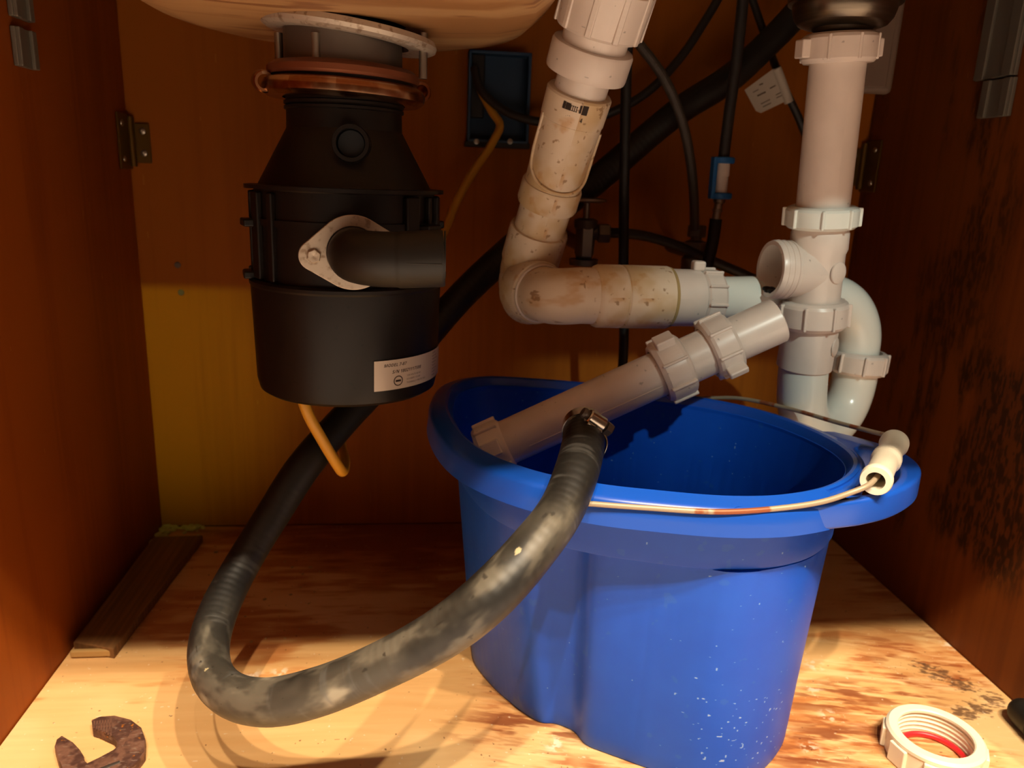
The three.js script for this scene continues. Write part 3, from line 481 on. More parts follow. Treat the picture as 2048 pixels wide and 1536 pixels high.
// ------------------------------------------------------------------ blue bucket
const BA = 32 * Math.PI / 180, bu = V(Math.cos(BA), 0, Math.sin(BA)), bn = V(-Math.sin(BA), 0, Math.cos(BA));
const BC = bu.clone().multiplyScalar(0.585).addScaledVector(bn, 0.016), BH = 0.252;
const BL = (a, b, h) => BC.clone().addScaledVector(bu, a).addScaledVector(bn, b).add(V(0, h, 0));
{
  const o = thing('bucket', 'blue plastic bucket with wire handle catching drips', 'bucket', BC);
  const N = 320, CA = 0.02;
  const polar = (list) => {                                                   // closed outline of (a, b) points as radius by angle
    const c = new THREE.CatmullRomCurve3(list.map(([a, b]) => V(a - CA, 0, b)), true, 'centripetal'), q = c.getPoints(1600), R = new Float64Array(N + 1), best = new Float64Array(N).fill(9);
    for (const p of q) { const t = ((Math.atan2(p.z, p.x) / 6.2831853 + 1) % 1) * N, i = Math.round(t) % N, e = Math.abs(t - Math.round(t)); if (e < best[i]) { best[i] = e; R[i] = Math.hypot(p.x, p.z); } }
    for (let i = 0; i < N; i++) if (best[i] === 9) { let l = i, r = i; while (best[(l + N) % N] === 9) l--; while (best[r % N] === 9) r++; R[i] = lerp(R[(l + N) % N], R[r % N], (i - l) / (r - l)); }
    R[N] = R[0]; return R;
  };
  const open = polar([[0.198, 0.0], [0.186, 0.056], [0.157, 0.095], [0.124, 0.117], [0.077, 0.133], [0.043, 0.141], [-0.005, 0.1415], [-0.059, 0.121], [-0.115, 0.066], [-0.148, 0.014], [-0.163, -0.033], [-0.152, -0.066], [-0.105, -0.088], [-0.042, -0.104], [0.01, -0.11], [0.057, -0.112], [0.105, -0.103], [0.152, -0.075], [0.186, -0.037]]);
  const foot = polar([[0.18, 0.0], [0.174, 0.047], [0.155, 0.08], [0.128, 0.0955], [0.085, 0.0985], [0.041, 0.0985], [0.033, 0.0965], [0.019, 0.0872], [0.002, 0.0862], [-0.01, 0.0905], [-0.05, 0.077], [-0.079, 0.06], [-0.104, 0.038], [-0.117, 0.0], [-0.116, -0.04], [-0.095, -0.072], [-0.05, -0.086], [0.03, -0.09], [0.1, -0.086], [0.155, -0.058]]);
  const footSmooth = polar([[0.18, 0.0], [0.172, 0.046], [0.147, 0.078], [0.1, 0.094], [0.05, 0.0985], [0.005, 0.096], [-0.02, 0.0895], [-0.05, 0.077], [-0.079, 0.06], [-0.104, 0.038], [-0.117, 0.0], [-0.116, -0.04], [-0.095, -0.072], [-0.05, -0.086], [0.03, -0.09], [0.1, -0.086], [0.155, -0.058]]);
  const STEP = 0.19, ang = (i) => i / N * Math.PI * 2;
  const body = (i, h, low) => {
    const s = clamp(h / 0.245); let r = lerp(footSmooth[i], open[i] - 0.004, s);
    if (low) {
      { const a = CA + r * Math.cos(ang(i)), b = r * Math.sin(ang(i)); if (b > 0) r -= 0.0105 * s * smooth(-0.012, 0.028, a) * smooth(0.195, 0.15, a); }
      r += (foot[i] - footSmooth[i]) * (1 + 0.35 * s);
      const a = CA + r * Math.cos(ang(i)), b = r * Math.sin(ang(i)), lim = 0.0985 + 0.030 * s;
      if (b > 0 && a > 0.03) { const k = lim / Math.max(Math.sin(ang(i)), 1e-4); const w = smooth(0.03, 0.037, a) * smooth(0.17, 0.13, a); r = Math.min(r, lerp(r, Math.min(r, k), w)); }
    }
    return r;
  };
  const sheet = (rows, close) => {
    const pos = [], uv = [], idx = []; rows.forEach(([f, h, v]) => { for (let i = 0; i <= N; i++) { const r = typeof f === 'function' ? f(i % N) : f, hh = typeof h === 'function' ? h(i % N) : h, p = BL(CA + r * Math.cos(ang(i)), r * Math.sin(ang(i)), hh); pos.push(p.x, p.y, p.z); uv.push(i / N, v ?? clamp(hh / BH)); } });
    for (let k = 0; k < rows.length - 1; k++) for (let i = 0; i < N; i++) { const p = k * (N + 1) + i, q = p + N + 1; idx.push(p, q, p + 1, p + 1, q, q + 1); }
    let g = new THREE.BufferGeometry(); g.setAttribute('position', new THREE.Float32BufferAttribute(pos, 3)); g.setAttribute('uv', new THREE.Float32BufferAttribute(uv, 2)); g.setIndex(idx); g.computeVertexNormals();
    return crease(g, 0.55);
  };
  const rows = [[0, 0.002], [(i) => body(i, 0, 1) - 0.006, 0.002], [(i) => body(i, 0, 1) - 0.004, 0.0], [(i) => body(i, 0, 1) - 0.0012, 0.001], [(i) => body(i, 0.004, 1), 0.005]];
  for (let k = 1; k <= 14; k++) { const h = 0.005 + (STEP - 0.005) * k / 14; rows.push([(i) => body(i, h, 1), h]); }
  rows.push([(i) => body(i, STEP + 0.002, 0) + 0.0006, STEP + 0.0004], [(i) => body(i, STEP + 0.004, 0) + 0.0014, STEP + 0.002], [(i) => body(i, 0.205, 0) + 0.0014, 0.205], [(i) => body(i, 0.232, 0) + 0.001, 0.232], [(i) => body(i, 0.243, 0), 0.243]);
  rows.push([(i) => open[i] - 0.0035, 0.2435], [(i) => body(i, 0.205, 0) - 0.0026, 0.205], [(i) => body(i, STEP, 0) - 0.0026, STEP + 0.003], [(i) => body(i, STEP, 1) - 0.0026, STEP - 0.002]);
  for (let k = 13; k >= 0; k--) { const h = 0.006 + (STEP - 0.008) * k / 14; rows.push([(i) => body(i, h, 1) - 0.0026, h]); }
  rows.push([0, 0.005]);
  part('bucket_body', sheet(rows), M.bucket, o);
  // rim: bead, sloping shelf and skirt; narrow where the lifting lip opens
  const lipside = (i) => { let a = ang(i); if (a > Math.PI) a -= 2 * Math.PI; return smooth(0.47, 0.37, a) * smooth(-0.38, -0.28, a); };
  const wOut = (i) => lerp(0.0185, 0.0068, lipside(i));
  const rim = [[-0.0036, 0.2425], [-0.0018, 0.2465], [0.0008, 0.2502], [0.0035, 0.2513], [0.0058, 0.2505]].map(([d, h]) => [(i) => open[i] + d, h]);
  rim.push([(i) => open[i] + wOut(i) * 0.8, 0.2484], [(i) => open[i] + wOut(i) - 0.0014, 0.2472], [(i) => open[i] + wOut(i), 0.245], [(i) => open[i] + wOut(i) + 0.0008, 0.236], [(i) => open[i] + wOut(i) + 0.0016, 0.2285], [(i) => open[i] + wOut(i), 0.2282], [(i) => open[i] + wOut(i) - 0.0012, 0.236], [(i) => open[i] + Math.min(0.006, wOut(i) - 0.002), 0.2415], [(i) => open[i] - 0.0036, 0.2415]);
  part('rim', sheet(rim), M.bucketRim, o);
  // lifting lip with its finger slot
  const oc = (b, off) => { let best = 0; for (let i = 0; i < N; i++) { const x = CA + open[i] * Math.cos(ang(i)), y = open[i] * Math.sin(ang(i)); if (x > 0 && Math.abs(y - b) < 0.004) best = Math.max(best, x); } return best + off; };
  const outer = [[0.132, 0.131], [0.163, 0.11], [0.188, 0.09], [0.21, 0.069], [0.228, 0.044], [0.2415, 0.012], [0.246, -0.015], [0.2425, -0.038], [0.231, -0.057], [0.208, -0.073], [0.18, -0.083]];
  const inner = [[0.163, -0.074], [0.182, -0.054], [0.197, -0.02], [0.2, 0.0], [0.197, 0.03], [0.183, 0.066], [0.15, 0.106]];
  const sp = (l) => new THREE.SplineCurve(l.map(([a, b]) => new THREE.Vector2(a, -b)));
  const sh = new THREE.Shape(); sh.setFromPoints([...sp(outer).getPoints(60), ...sp(inner).getPoints(40)]);
  const slot = [[0.1985, 0.0685], [0.2025, 0.055], [0.2055, 0.04], [0.208, 0.012], [0.2065, -0.015], [0.1995, -0.043], [0.211, -0.049], [0.2235, -0.041], [0.23, -0.02], [0.2305, 0.006], [0.2235, 0.034], [0.2145, 0.054], [0.2085, 0.0635], [0.2035, 0.0695], [0.1995, 0.0715]];
  const hp = new THREE.Path(); hp.setFromPoints(new THREE.SplineCurve([...slot, slot[0]].map(([a, b]) => new THREE.Vector2(a, -b))).getPoints(80)); sh.holes.push(hp);
  const lip = new THREE.ExtrudeGeometry(sh, { depth: 0.0145, bevelEnabled: true, bevelSize: 0.0028, bevelThickness: 0.0028, bevelSegments: 4, bevelOffset: -0.0028, curveSegments: 40 });
  lip.rotateX(-Math.PI / 2);                                                  // shape (a, -b) to the level plane
  lip.rotateY(-BA).translate(BC.x, 0.2312, BC.z);
  part('lifting_lip', crease(lip, 0.6), M.bucketRim, o);
  // bail: rusty wire and white grip
  const wire = [BL(0.034, 0.1585, 0.2425), BL(0.038, 0.1635, 0.243), BL(0.05, 0.1615, 0.2438), BL(0.08, 0.1525, 0.2447), BL(0.126, 0.1365, 0.2462), BL(0.16, 0.1155, 0.2485), BL(0.184, 0.097, 0.2515), BL(0.199, 0.0825, 0.2555), BL(0.2085, 0.0745, 0.2595), BL(0.2135, 0.062, 0.2615), BL(0.2165, 0.04, 0.2615), BL(0.2205, 0.0, 0.2615), BL(0.2245, -0.03, 0.2615), BL(0.2235, -0.048, 0.261), BL(0.208, -0.064, 0.2585), BL(0.18, -0.083, 0.2565), BL(0.14, -0.107, 0.2555), BL(0.09, -0.128, 0.2525), BL(0.06, -0.1345, 0.2462), BL(0.04, -0.1335, 0.2435), BL(0.034, -0.13, 0.2425)];
  part('wire_handle', sweep(wire, 0.0019, { n: 220, seg: 12 }), M.wire, o, 'rust-patched wire handle');
  const g0 = BL(0.2137, 0.066, 0.2613), g1 = BL(0.2255, -0.034, 0.2613), gd = g1.clone().sub(g0), GL = gd.length(); gd.normalize();
  part('handle_grip', turned([[0, 0.0062], [0, 0.0098], [0.002, 0.0105], [0.007, 0.0105], [0.0095, 0.0092], [GL * 0.46, 0.0088], [GL * 0.49, 0.0104], [GL * 0.56, 0.0104], [GL * 0.59, 0.0088], [GL - 0.01, 0.0092], [GL - 0.007, 0.0106], [GL - 0.001, 0.0105], [GL, 0.0096], [GL, 0.0062], [0, 0.0062]], g0, gd, 40, 0.5), M.grip, o, 'white plastic handle grip');
  for (const sgn of [1, -1]) part('handle_ear', turned([[0, 0.006], [0.004, 0.0058], [0.0055, 0.004], [0.0055, 0]], BL(0.035, sgn > 0 ? 0.1565 : -0.127, 0.2425), bn.clone().multiplyScalar(sgn), 24), M.bucketRim, o);
}
// ------------------------------------------------------------------ black drain hose, in front of and behind everything
const hosePts = [P(1168, 852, 0.412), P(1166, 890, 0.442), P(1151, 950, 0.48), P(1122, 1020, 0.508), P(1078, 1082, 0.532), P(985, 1186, 0.552), P(890, 1262, 0.55), P(770, 1328, 0.54), P(640, 1382, 0.525), P(540, 1404, 0.508), P(468, 1392, 0.485), P(425, 1350, 0.452), P(418, 1290, 0.418), P(438, 1220, 0.385), P(478, 1140, 0.352), P(545, 1030, 0.318), P(610, 930, 0.29), P(720, 805, 0.245), P(830, 695, 0.205), P(925, 590, 0.175), P(1012, 508, 0.14), P(1100, 432, 0.105), P(1184, 368, 0.085), P(1270, 294, 0.08), P(1358, 222, 0.08), P(1460, 156, 0.078), P(1541, 82, 0.074), P(1612, 8, 0.07), P(1690, -70, 0.066)];
{
  const hoseMap = texture(192, 1900, (u, v) => {
    const len = v * 1.9, front = smooth(0.56, 0.36, len), x = u * 0.094;
    let c = [20, 18, 15]; const a = fbm(x * 30, len * 18, 4, 4), b = fbm(x * 80, len * 34, 14, 4), r = fbm(x * 40, len * 260, 24, 3);
    const clean = smooth(0.085, 0.125, len + 0.03 * (a - 0.5));                   // the last few centimetres were covered by a pipe and stayed black
    c = mix(c, [72, 67, 58], clean * front * smooth(0.15, 0.55, a) * 0.95);
    c = mix(c, [116, 108, 93], clean * front * smooth(0.44, 0.68, b) * 0.7);
    c = mix(c, [172, 162, 140], clean * front * smooth(0.6, 0.72, a * 0.5 + b * 0.5) * 0.75);
    c = mix(c, [96, 95, 92], smooth(0.64, 0.5, len) * smooth(0.58, 0.7, r * 0.5 + a * 0.5) * 0.5);
    if (noise(x * 240, len * 200, 44) > 0.95) c = mix(c, [36, 32, 26], 0.6);
    if (fbm(x * 110, len * 90, 64, 2) > 0.86 && front > 0.3) c = mix(c, [206, 188, 142], 0.8);
    return c;
  }, [0.0943, 1.9]);
  const hose = new THREE.MeshStandardMaterial({ map: hoseMap, roughness: 0.5, bumpMap: texture(96, 950, (u, v) => { const len = v * 1.9, x = u * 0.094, k = 128 + 70 * (fbm(x * 90, len * 60, 4, 3) - 0.5) + 30 * Math.sin(len * 2100) * smooth(0.4, 0.6, fbm(x * 20, len * 9, 6, 2)); return [k, k, k]; }, [0.0943, 1.9], false), bumpScale: 0.0009 });
  const o = part('drain_hose', sweep(hosePts, (t) => 0.0148 + 0.0004 * Math.sin(t * 60), { n: 320, seg: 32 }), hose);
  o.name = numbered('drain_hose'); tag(o, 'thick black rubber hose looping down in front of the bucket', 'hose');
  // worm clamp on its end
  const e = hosePts[0], d = hosePts[0].clone().sub(hosePts[1]).normalize(), cl = thing('hose_clamp', 'steel worm clamp round the raised end of the hose', 'clamp', e);
  const cc = e.clone().addScaledVector(d, -0.0065); part('band', turned([[-0.0058, 0.0152], [-0.0058, 0.0161], [0.0058, 0.0161], [0.0058, 0.0152], [-0.0058, 0.0152]], cc, d, 48), M.clamp, cl);
  const h0 = P(1166, 824, 0.436), h1 = P(1222, 862, 0.436), hd = h1.clone().sub(h0).normalize(), HL = h0.distanceTo(h1);
  part('screw_housing', turned([[HL * 0.18, 0], [HL * 0.18, 0.0048], [HL * 0.22, 0.0056], [HL * 0.7, 0.0058], [HL * 0.73, 0.005], [HL * 0.73, 0]], h0, hd, 28), M.clamp, cl);
  part('saddle', box(0, HL * 0.45, 0, 0.006, HL * 0.52, 0.0095, 0.001).applyQuaternion(new THREE.Quaternion().setFromUnitVectors(UP, hd)).translate(...h0.clone().add(V(-0.0025, -0.0052, 0.001)).toArray()), M.clamp, cl);
  part('screw', [turned([[0, 0], [0, 0.0034], [HL * 0.08, 0.004], [HL * 0.14, 0.0034], [HL * 0.2, 0.003]], h0.clone().addScaledVector(hd, -HL * 0.02), hd, 20), turned([[HL * 0.72, 0.0034], [HL * 0.78, 0.0036], [HL * 0.79, 0.0052], [HL * 0.97, 0.0052], [HL, 0.0045], [HL, 0]], h0, hd, 6)], M.darkSteel, cl);
  part('band_tail', sweep([P(1198, 862, 0.436), P(1210, 872, 0.438), P(1214, 888, 0.44), P(1208, 908, 0.44), P(1199, 920, 0.438)], 0.0009, { n: 24, seg: 8 }), M.clamp, cl);
}
// ------------------------------------------------------------------ wiring on the back panel
{
  const a = P(936, 104, 0), b = P(1052, 290, 0), cx = (a.x + b.x) / 2, cy = (a.y + b.y) / 2, w = b.x - a.x, h = a.y - b.y;
  const o = thing('outlet_box', 'open blue plastic outlet box on the back panel', 'outlet box', [cx, cy, 0]);
  const t = 0.0035, dp = 0.022;
  part('box_wall', [box(cx - w / 2 + t / 2, cy, dp / 2, t, h, dp, 0.001), box(cx + w / 2 - t / 2, cy, dp / 2, t, h, dp, 0.001), box(cx, cy + h / 2 - t / 2, dp / 2, w, t, dp, 0.001), box(cx, cy - h / 2 + t / 2, dp / 2, w, t, dp, 0.001)], M.outletBox, o);
  part('box_back', box(cx, cy, 0.0015, w - 0.002, h - 0.002, 0.003, 0.0005), M.outletIn, o);
  part('box_lip', [box(cx, cy - h / 2 - 0.002, dp * 0.5, w + 0.004, 0.006, dp, 0.001), box(cx - w / 2 + 0.011, cy + 0.012, 0.008, 0.016, h * 0.7, 0.014, 0.002)], M.blackDeep, o);
  for (const px of [953, 1020]) part('screw', turned([[0, 0.0032], [0.001, 0.003], [0.0016, 0]], P(px, 283, 0.0225).setZ(0.0225), V(0, 0, 1), 20), M.steel, o);
}
function line(name, label, category, pts, r, mat, opt = {}) { const m = part(numbered(name), sweep(pts, r, { n: opt.n ?? 90, seg: opt.seg ?? 16 }), mat); return tag(m, label, category, opt.group); }
line('electrical_cable', 'yellow electrical cable drooping below the black disposal', 'cable', [P(955, 170, 0.012), P(985, 225, 0.02), P(1000, 250, 0.028), P(985, 285, 0.038), P(945, 345, 0.06), P(912, 405, 0.085), P(888, 465, 0.11), P(845, 560, 0.15), P(770, 680, 0.185), P(705, 775, 0.205), P(680, 830, 0.218), P(682, 885, 0.232), P(690, 922, 0.262), P(685, 943, 0.29), P(672, 926, 0.308), P(641, 874, 0.318), P(618, 832, 0.322), P(606, 800, 0.322), P(600, 770, 0.318)], 0.0047, M.yellow, { n: 160 });
line('power_cord', 'dark grey cord arching from the blue outlet box', 'cord', [P(948, 135, 0.02), P(962, 180, 0.026), P(1010, 222, 0.034), P(1075, 243, 0.045), P(1150, 244, 0.052), P(1225, 224, 0.055), P(1300, 180, 0.052), P(1365, 110, 0.047), P(1405, 50, 0.042), P(1440, -10, 0.036), P(1475, -90, 0.03)], 0.0048, M.cord);
line('supply_tube', 'straight black tube standing behind the horizontal drain', 'tube', [P(1256, 60, 0.15), P(1252, 180, 0.15), P(1249, 340, 0.15), P(1247, 520, 0.148), P(1247, 700, 0.145), P(1247, 700, 0.145).setY(0.1), P(1247, 700, 0.145).setY(0.0)], 0.0053, M.blackDeep);
line('supply_hose', 'grey braided supply hose curving down to the rear valve', 'hose', [P(1220, 20, 0.12), P(1278, 88, 0.125), P(1330, 160, 0.128), P(1365, 245, 0.125), P(1382, 330, 0.12), P(1388, 400, 0.112), P(1389, 458, 0.1)], 0.0051, M.braid);
line('supply_hose', 'dark supply hose running right from the front valve', 'hose', [P(1206, 466, 0.13), P(1240, 466, 0.128), P(1290, 472, 0.124), P(1350, 490, 0.122), P(1420, 520, 0.122), P(1490, 550, 0.122), P(1580, 592, 0.115), P(1640, 640, 0.09)], 0.0053, M.cord);
line('tag_cable', 'thin dark cable that passes through the white tag', 'cable', [P(1480, -70, 0.03), P(1512, 20, 0.034), P(1534, 85, 0.042), P(1545, 115, 0.056), P(1556, 145, 0.077), P(1570, 180, 0.078), P(1590, 220, 0.078), P(1608, 262, 0.078), P(1635, 330, 0.07), P(1660, 400, 0.05)], 0.0042, M.cord);
{ // faucet spray hose with blue quick connector
  const o = thing('faucet_hose', 'dark faucet hose with a blue quick connector clip', 'hose', P(1440, 360, 0.15));
  part('upper_hose', sweep([P(1492, -60, 0.15), P(1484, 20, 0.15), P(1472, 130, 0.15), P(1458, 230, 0.15), P(1447, 318, 0.15)], 0.0056, { n: 50, seg: 16 }), M.cord, o);
  const A = P(1447, 314, 0.15), B = P(1439, 398, 0.15), d = B.clone().sub(A), L = d.length(); d.normalize();
  const clip = part('connector_clip', [turned(pipeProfile(0.0065, 0.0118, 0.0052, 0.0012), A, d, 32), turned(pipeProfile(0.0065, 0.0122, 0.0052, 0.0012), B.clone().addScaledVector(d, -0.0065), d, 32), box(0.0098, L / 2, 0.002, 0.0045, L, 0.011, 0.0012).applyQuaternion(new THREE.Quaternion().setFromUnitVectors(UP, d)).translate(A.x, A.y, A.z)], M.clip, o, 'blue plastic connector clip');
  part('connector_body', turned([[0.005, 0.0072], [L * 0.45, 0.0076], [L * 0.46, 0.0068], [L - 0.005, 0.0068]], A, d, 28), M.pvc, o);
  const e1 = P(1432, 438, 0.15), d2 = e1.clone().sub(B), L2 = d2.length(); d2.normalize();
  part('metal_nipple', turned([[0, 0.0058], [0.003, 0.006], [0.005, 0.0042], [L2 * 0.5, 0.0044], [L2 * 0.52, 0.0052], [L2 * 0.62, 0.0052], [L2 * 0.64, 0.0042], [L2, 0.0044]], B, d2, 24), M.steel, o);
  part('lower_hose', sweep([e1, P(1426, 480, 0.15), P(1415, 530, 0.15), P(1405, 580, 0.147), P(1400, 660, 0.135)], 0.0064, { n: 40, seg: 18 }), M.blackDeep, o);
}
{ // paper tag on the thin cable
  const pl = (px, py) => P(px, py, 0.084), o = thing('paper_tag', 'white printed tag wrapped on a thin dark cable', 'tag', pl(1545, 180));
  const c = [pl(1489, 180), pl(1546, 138), pl(1564, 139), pl(1585, 196), pl(1522, 226), pl(1512, 222)], sh = new THREE.Shape(c.map((q) => new THREE.Vector2(q.x, q.y)));
  part('tag_sheet', new THREE.ExtrudeGeometry(sh, { depth: 0.0006, bevelEnabled: false }).translate(0, 0, 0.0835), M.paper, o);
  part('tag_fold', sweep([pl(1553, 137), pl(1562, 160), pl(1578, 205)], 0.005, { n: 12, seg: 14 }), M.paper, o);
  const ink = std({ color: 0x6a5a4c, roughness: 0.8 });
  for (const [x0, y0, x1, y1, w] of [[1515, 192, 1531, 184, 0.0012], [1540, 177, 1551, 171, 0.0009], [1506, 185, 1517, 179, 0.0006], [1519, 170, 1526, 167, 0.001], [1553, 196, 1565, 190, 0.0006], [1552, 190, 1562, 185, 0.0006], [1526, 214, 1542, 206, 0.0007], [1522, 208, 1540, 199, 0.0007]]) part('print_line', sweep([P(x0, y0, 0.0843), P((x0 + x1) / 2, (y0 + y1) / 2, 0.0843), P(x1, y1, 0.0843)], w * 0.7, { n: 4, seg: 6 }), ink, o);
}
// ------------------------------------------------------------------ shutoff valves
{
  const Z = 0.122, c = P(1170, 478, Z), o = thing('shutoff_valve', 'steel shutoff valve with oval handle beside the leaning drain', 'valve', c);
  const y = (py) => P(1170, py, Z).y, up = (list) => turned(list.map(([py, r]) => [y(py) - y(530), r]), V(c.x, y(530), Z), UP, 28, 0.4);
  part('valve_body', [up([[530, 0], [530, 0.015], [518, 0.0155], [517, 0.0085], [505, 0.0105], [460, 0.0105], [455, 0.0125], [440, 0.0125], [437, 0.008], [436, 0]])], M.darkSteel, o);
  part('body_face', box(c.x + 0.0005, (y(452) + y(515)) / 2, Z + 0.0098, 0.0115, y(454) - y(512), 0.003, 0.001), M.steel, o);
  part('stem', up([[440, 0.0034], [406, 0.0034]]), M.steel, o);
  part('oval_handle', turned([[0, 0], [0.0, 0.012], [0.0015, 0.016], [0.004, 0.0155], [0.005, 0.006], [0.005, 0]], V(0, 0, 0), UP, 36, 0.5).scale(1.18, 1, 0.7).translate(P(1178, 405, Z).x, y(405), Z), M.steel, o);
  part('outlet_nut', [turned([[0, 0.004], [0, 0.0075], [0.006, 0.0075], [0.006, 0.0045]], P(1184, 466, Z), V(1, 0, 0.05).normalize(), 24), turned([[0, 0.004], [0, 0.0098], [0.0012, 0.0105], [0.011, 0.0105], [0.0125, 0.0095], [0.0125, 0.004]], P(1196, 466, Z + 0.006), V(1, 0, 0.08).normalize(), 6, 0.3)], M.darkSteel, o);
  part('wall_stub', turned(pipeProfile(Z + 0.001, 0.008, 0.006), V(c.x, y(492), 0), V(0, 0, 1), 24), M.darkSteel, o);
}
{
  const Z = 0.09, c = P(1390, 500, Z), o = thing('shutoff_valve', 'dark corroded shutoff valve behind the white slip nut', 'valve', c);
  const y = (py) => P(1390, py, Z).y, up = (list) => turned(list.map(([py, r]) => [y(py) - y(540), r]), V(c.x, y(540), Z), UP, 28, 0.4);
  part('valve_body', up([[540, 0], [540, 0.014], [518, 0.0145], [510, 0.011], [500, 0.0125], [484, 0.0125], [480, 0.006], [474, 0.006]]), M.darkSteel, o);
  part('compression_nut', turned([[0, 0.004], [0, 0.0098], [0.0015, 0.0105], [0.0115, 0.0105], [0.013, 0.0095], [0.013, 0.004]], V(c.x, y(474), Z), UP, 6, 0.3), M.darkSteel, o);
  part('wall_stub', turned(pipeProfile(Z + 0.001, 0.008, 0.006), V(c.x, y(505), 0), V(0, 0, 1), 24), M.darkSteel, o);
}
{ // hanging plastic plate behind the strainer
  const a = P(1722, 40, 0.17), b = P(1779, 190, 0.17), w = b.x - a.x, h = H - b.y, o = thing('plastic_plate', 'greyish rounded plastic plate hanging behind the metal strainer', 'plate', [(a.x + b.x) / 2, b.y, 0.17]);
  part('plate', box((a.x + b.x) / 2, b.y + h / 2, 0.17, w, h, 0.012, 0.006), M.clearPlastic, o);
  part('plate_rib', box((a.x + b.x) / 2, b.y + h / 2, 0.1765, w * 0.55, h * 0.94, 0.003, 0.0014), M.clearPlastic, o);
}
// ------------------------------------------------------------------ brackets and metal strips on the panels
function cornerBracket(x, side, y0, y1, label) {
  const o = thing('corner_bracket', label, 'bracket', [x, (y0 + y1) / 2, 0]), h = y0 - y1, cy = (y0 + y1) / 2, s = side;
  const back = part('back_leaf', box(x + s * 0.012, cy - h * 0.02, 0.0012, 0.022, h * 0.72, 0.002, 0.0006), M.brass, o);
  const sideLeaf = part('side_leaf', box(x + s * 0.0012, cy, 0.018, 0.002, h, 0.034, 0.0006), M.brass, o);
  part('knuckle', turned([[0, 0], [0, 0.0038], [h * 0.9, 0.0038], [h * 0.9, 0]], V(x + s * 0.004, cy - h * 0.45, 0.004), UP, 16), M.brass, o);
  for (const k of [-1, 1]) { part('screw', turned([[0, 0.0038], [0.001, 0.0034], [0.0018, 0.001], [0.0014, 0]], V(x + s * 0.0155, cy + k * h * 0.2, 0.002), V(0, 0, 1), 18), M.steel, back); part('screw', turned([[0, 0.0038], [0.001, 0.0034], [0.0018, 0.001], [0.0014, 0]], V(x + s * 0.002, cy + k * h * 0.32, 0.024), V(s, 0, 0), 18), M.steel, sideLeaf); }
}
cornerBracket(0, 1, P(262, 228, 0).y, P(262, 338, 0).y, 'brass corner bracket on the panel left of the disposal');
cornerBracket(W, -1, P(1728, 282, 0).y, P(1728, 384, 0).y, 'brass corner bracket half hidden behind the white tailpiece');
function strip(x, side, q, label) {                                           // ribbed metal channel on a side panel
  const [a, b] = q, z0 = Math.min(a.z, b.z), z1 = Math.max(a.z, b.z), y0 = Math.min(a.y, b.y), y1 = Math.max(a.y, b.y), cz = (z0 + z1) / 2, cy = (y0 + y1) / 2;
  const o = thing('metal_strip', label, 'metal strip', [x, cy, cz]);
  part('channel', box(x + side * 0.002, cy, cz, 0.004, y1 - y0, z1 - z0, 0.001), M.greyMetal, o);
  for (const k of [-1, 1]) part('flange', box(x + side * 0.0048, cy, cz + k * (z1 - z0) * 0.34, 0.004, y1 - y0, (z1 - z0) * 0.24, 0.001), M.greyMetal, o);
}
strip(0, 1, [PX(18, 50, 0), PX(66, 141, 0)], 'lower grey metal strip on the panel at left of the disposal');
{ const a = PX(4, -70, 0), b = PX(56, 46, 0); strip(0, 1, [a, b], 'upper grey metal strip on the panel at left of the disposal'); }
strip(W, -1, [PX(1976, 163, W), PX(2022, 232, W)], 'lower grey metal strip on the dark mouldy panel');
strip(W, -1, [PX(1990, -30, W), PX(2036, 150, W)], 'upper grey metal strip on the dark mouldy panel');
// ------------------------------------------------------------------ small things on the cabinet floor
{ // wooden shim by the left panel
  const f = [PF(163, 1303), PF(232, 1313)], b = [PF(288, 1108, 0), PF(402, 1086, 0)], t = 0.011;
  const o = thing('wood_strip', 'old wooden strip lying on the floor against the side panel', 'wood strip', f[0]);
  const pos = [], A = V(0.0045, 0, f[0].z), B = V(f[1].x, 0, f[1].z + 0.004), C = V(b[1].x + 0.002, 0, b[1].z), D2 = V(0.006, 0, 0.05);
  const sh = new THREE.Shape([A, B, C, D2].map((q) => new THREE.Vector2(q.x, -q.z)));
  const g = new THREE.ExtrudeGeometry(sh, { depth: t - 0.003, bevelEnabled: true, bevelSize: 0.002, bevelThickness: 0.0015, bevelSegments: 3, bevelOffset: -0.002 }).rotateX(-Math.PI / 2).translate(0, 0.0015, 0);
  part('strip_body', boxUV(g), M.rawWood, o);
  const mid = A.clone().lerp(B, 0.5); part('broken_end', box(mid.x, t * 0.45, mid.z + 0.003, A.distanceTo(B) * 0.9, t * 0.7, 0.005, 0.002), std({ color: 0xb08a50, roughness: 0.8 }), o, 'pale broken end');
}
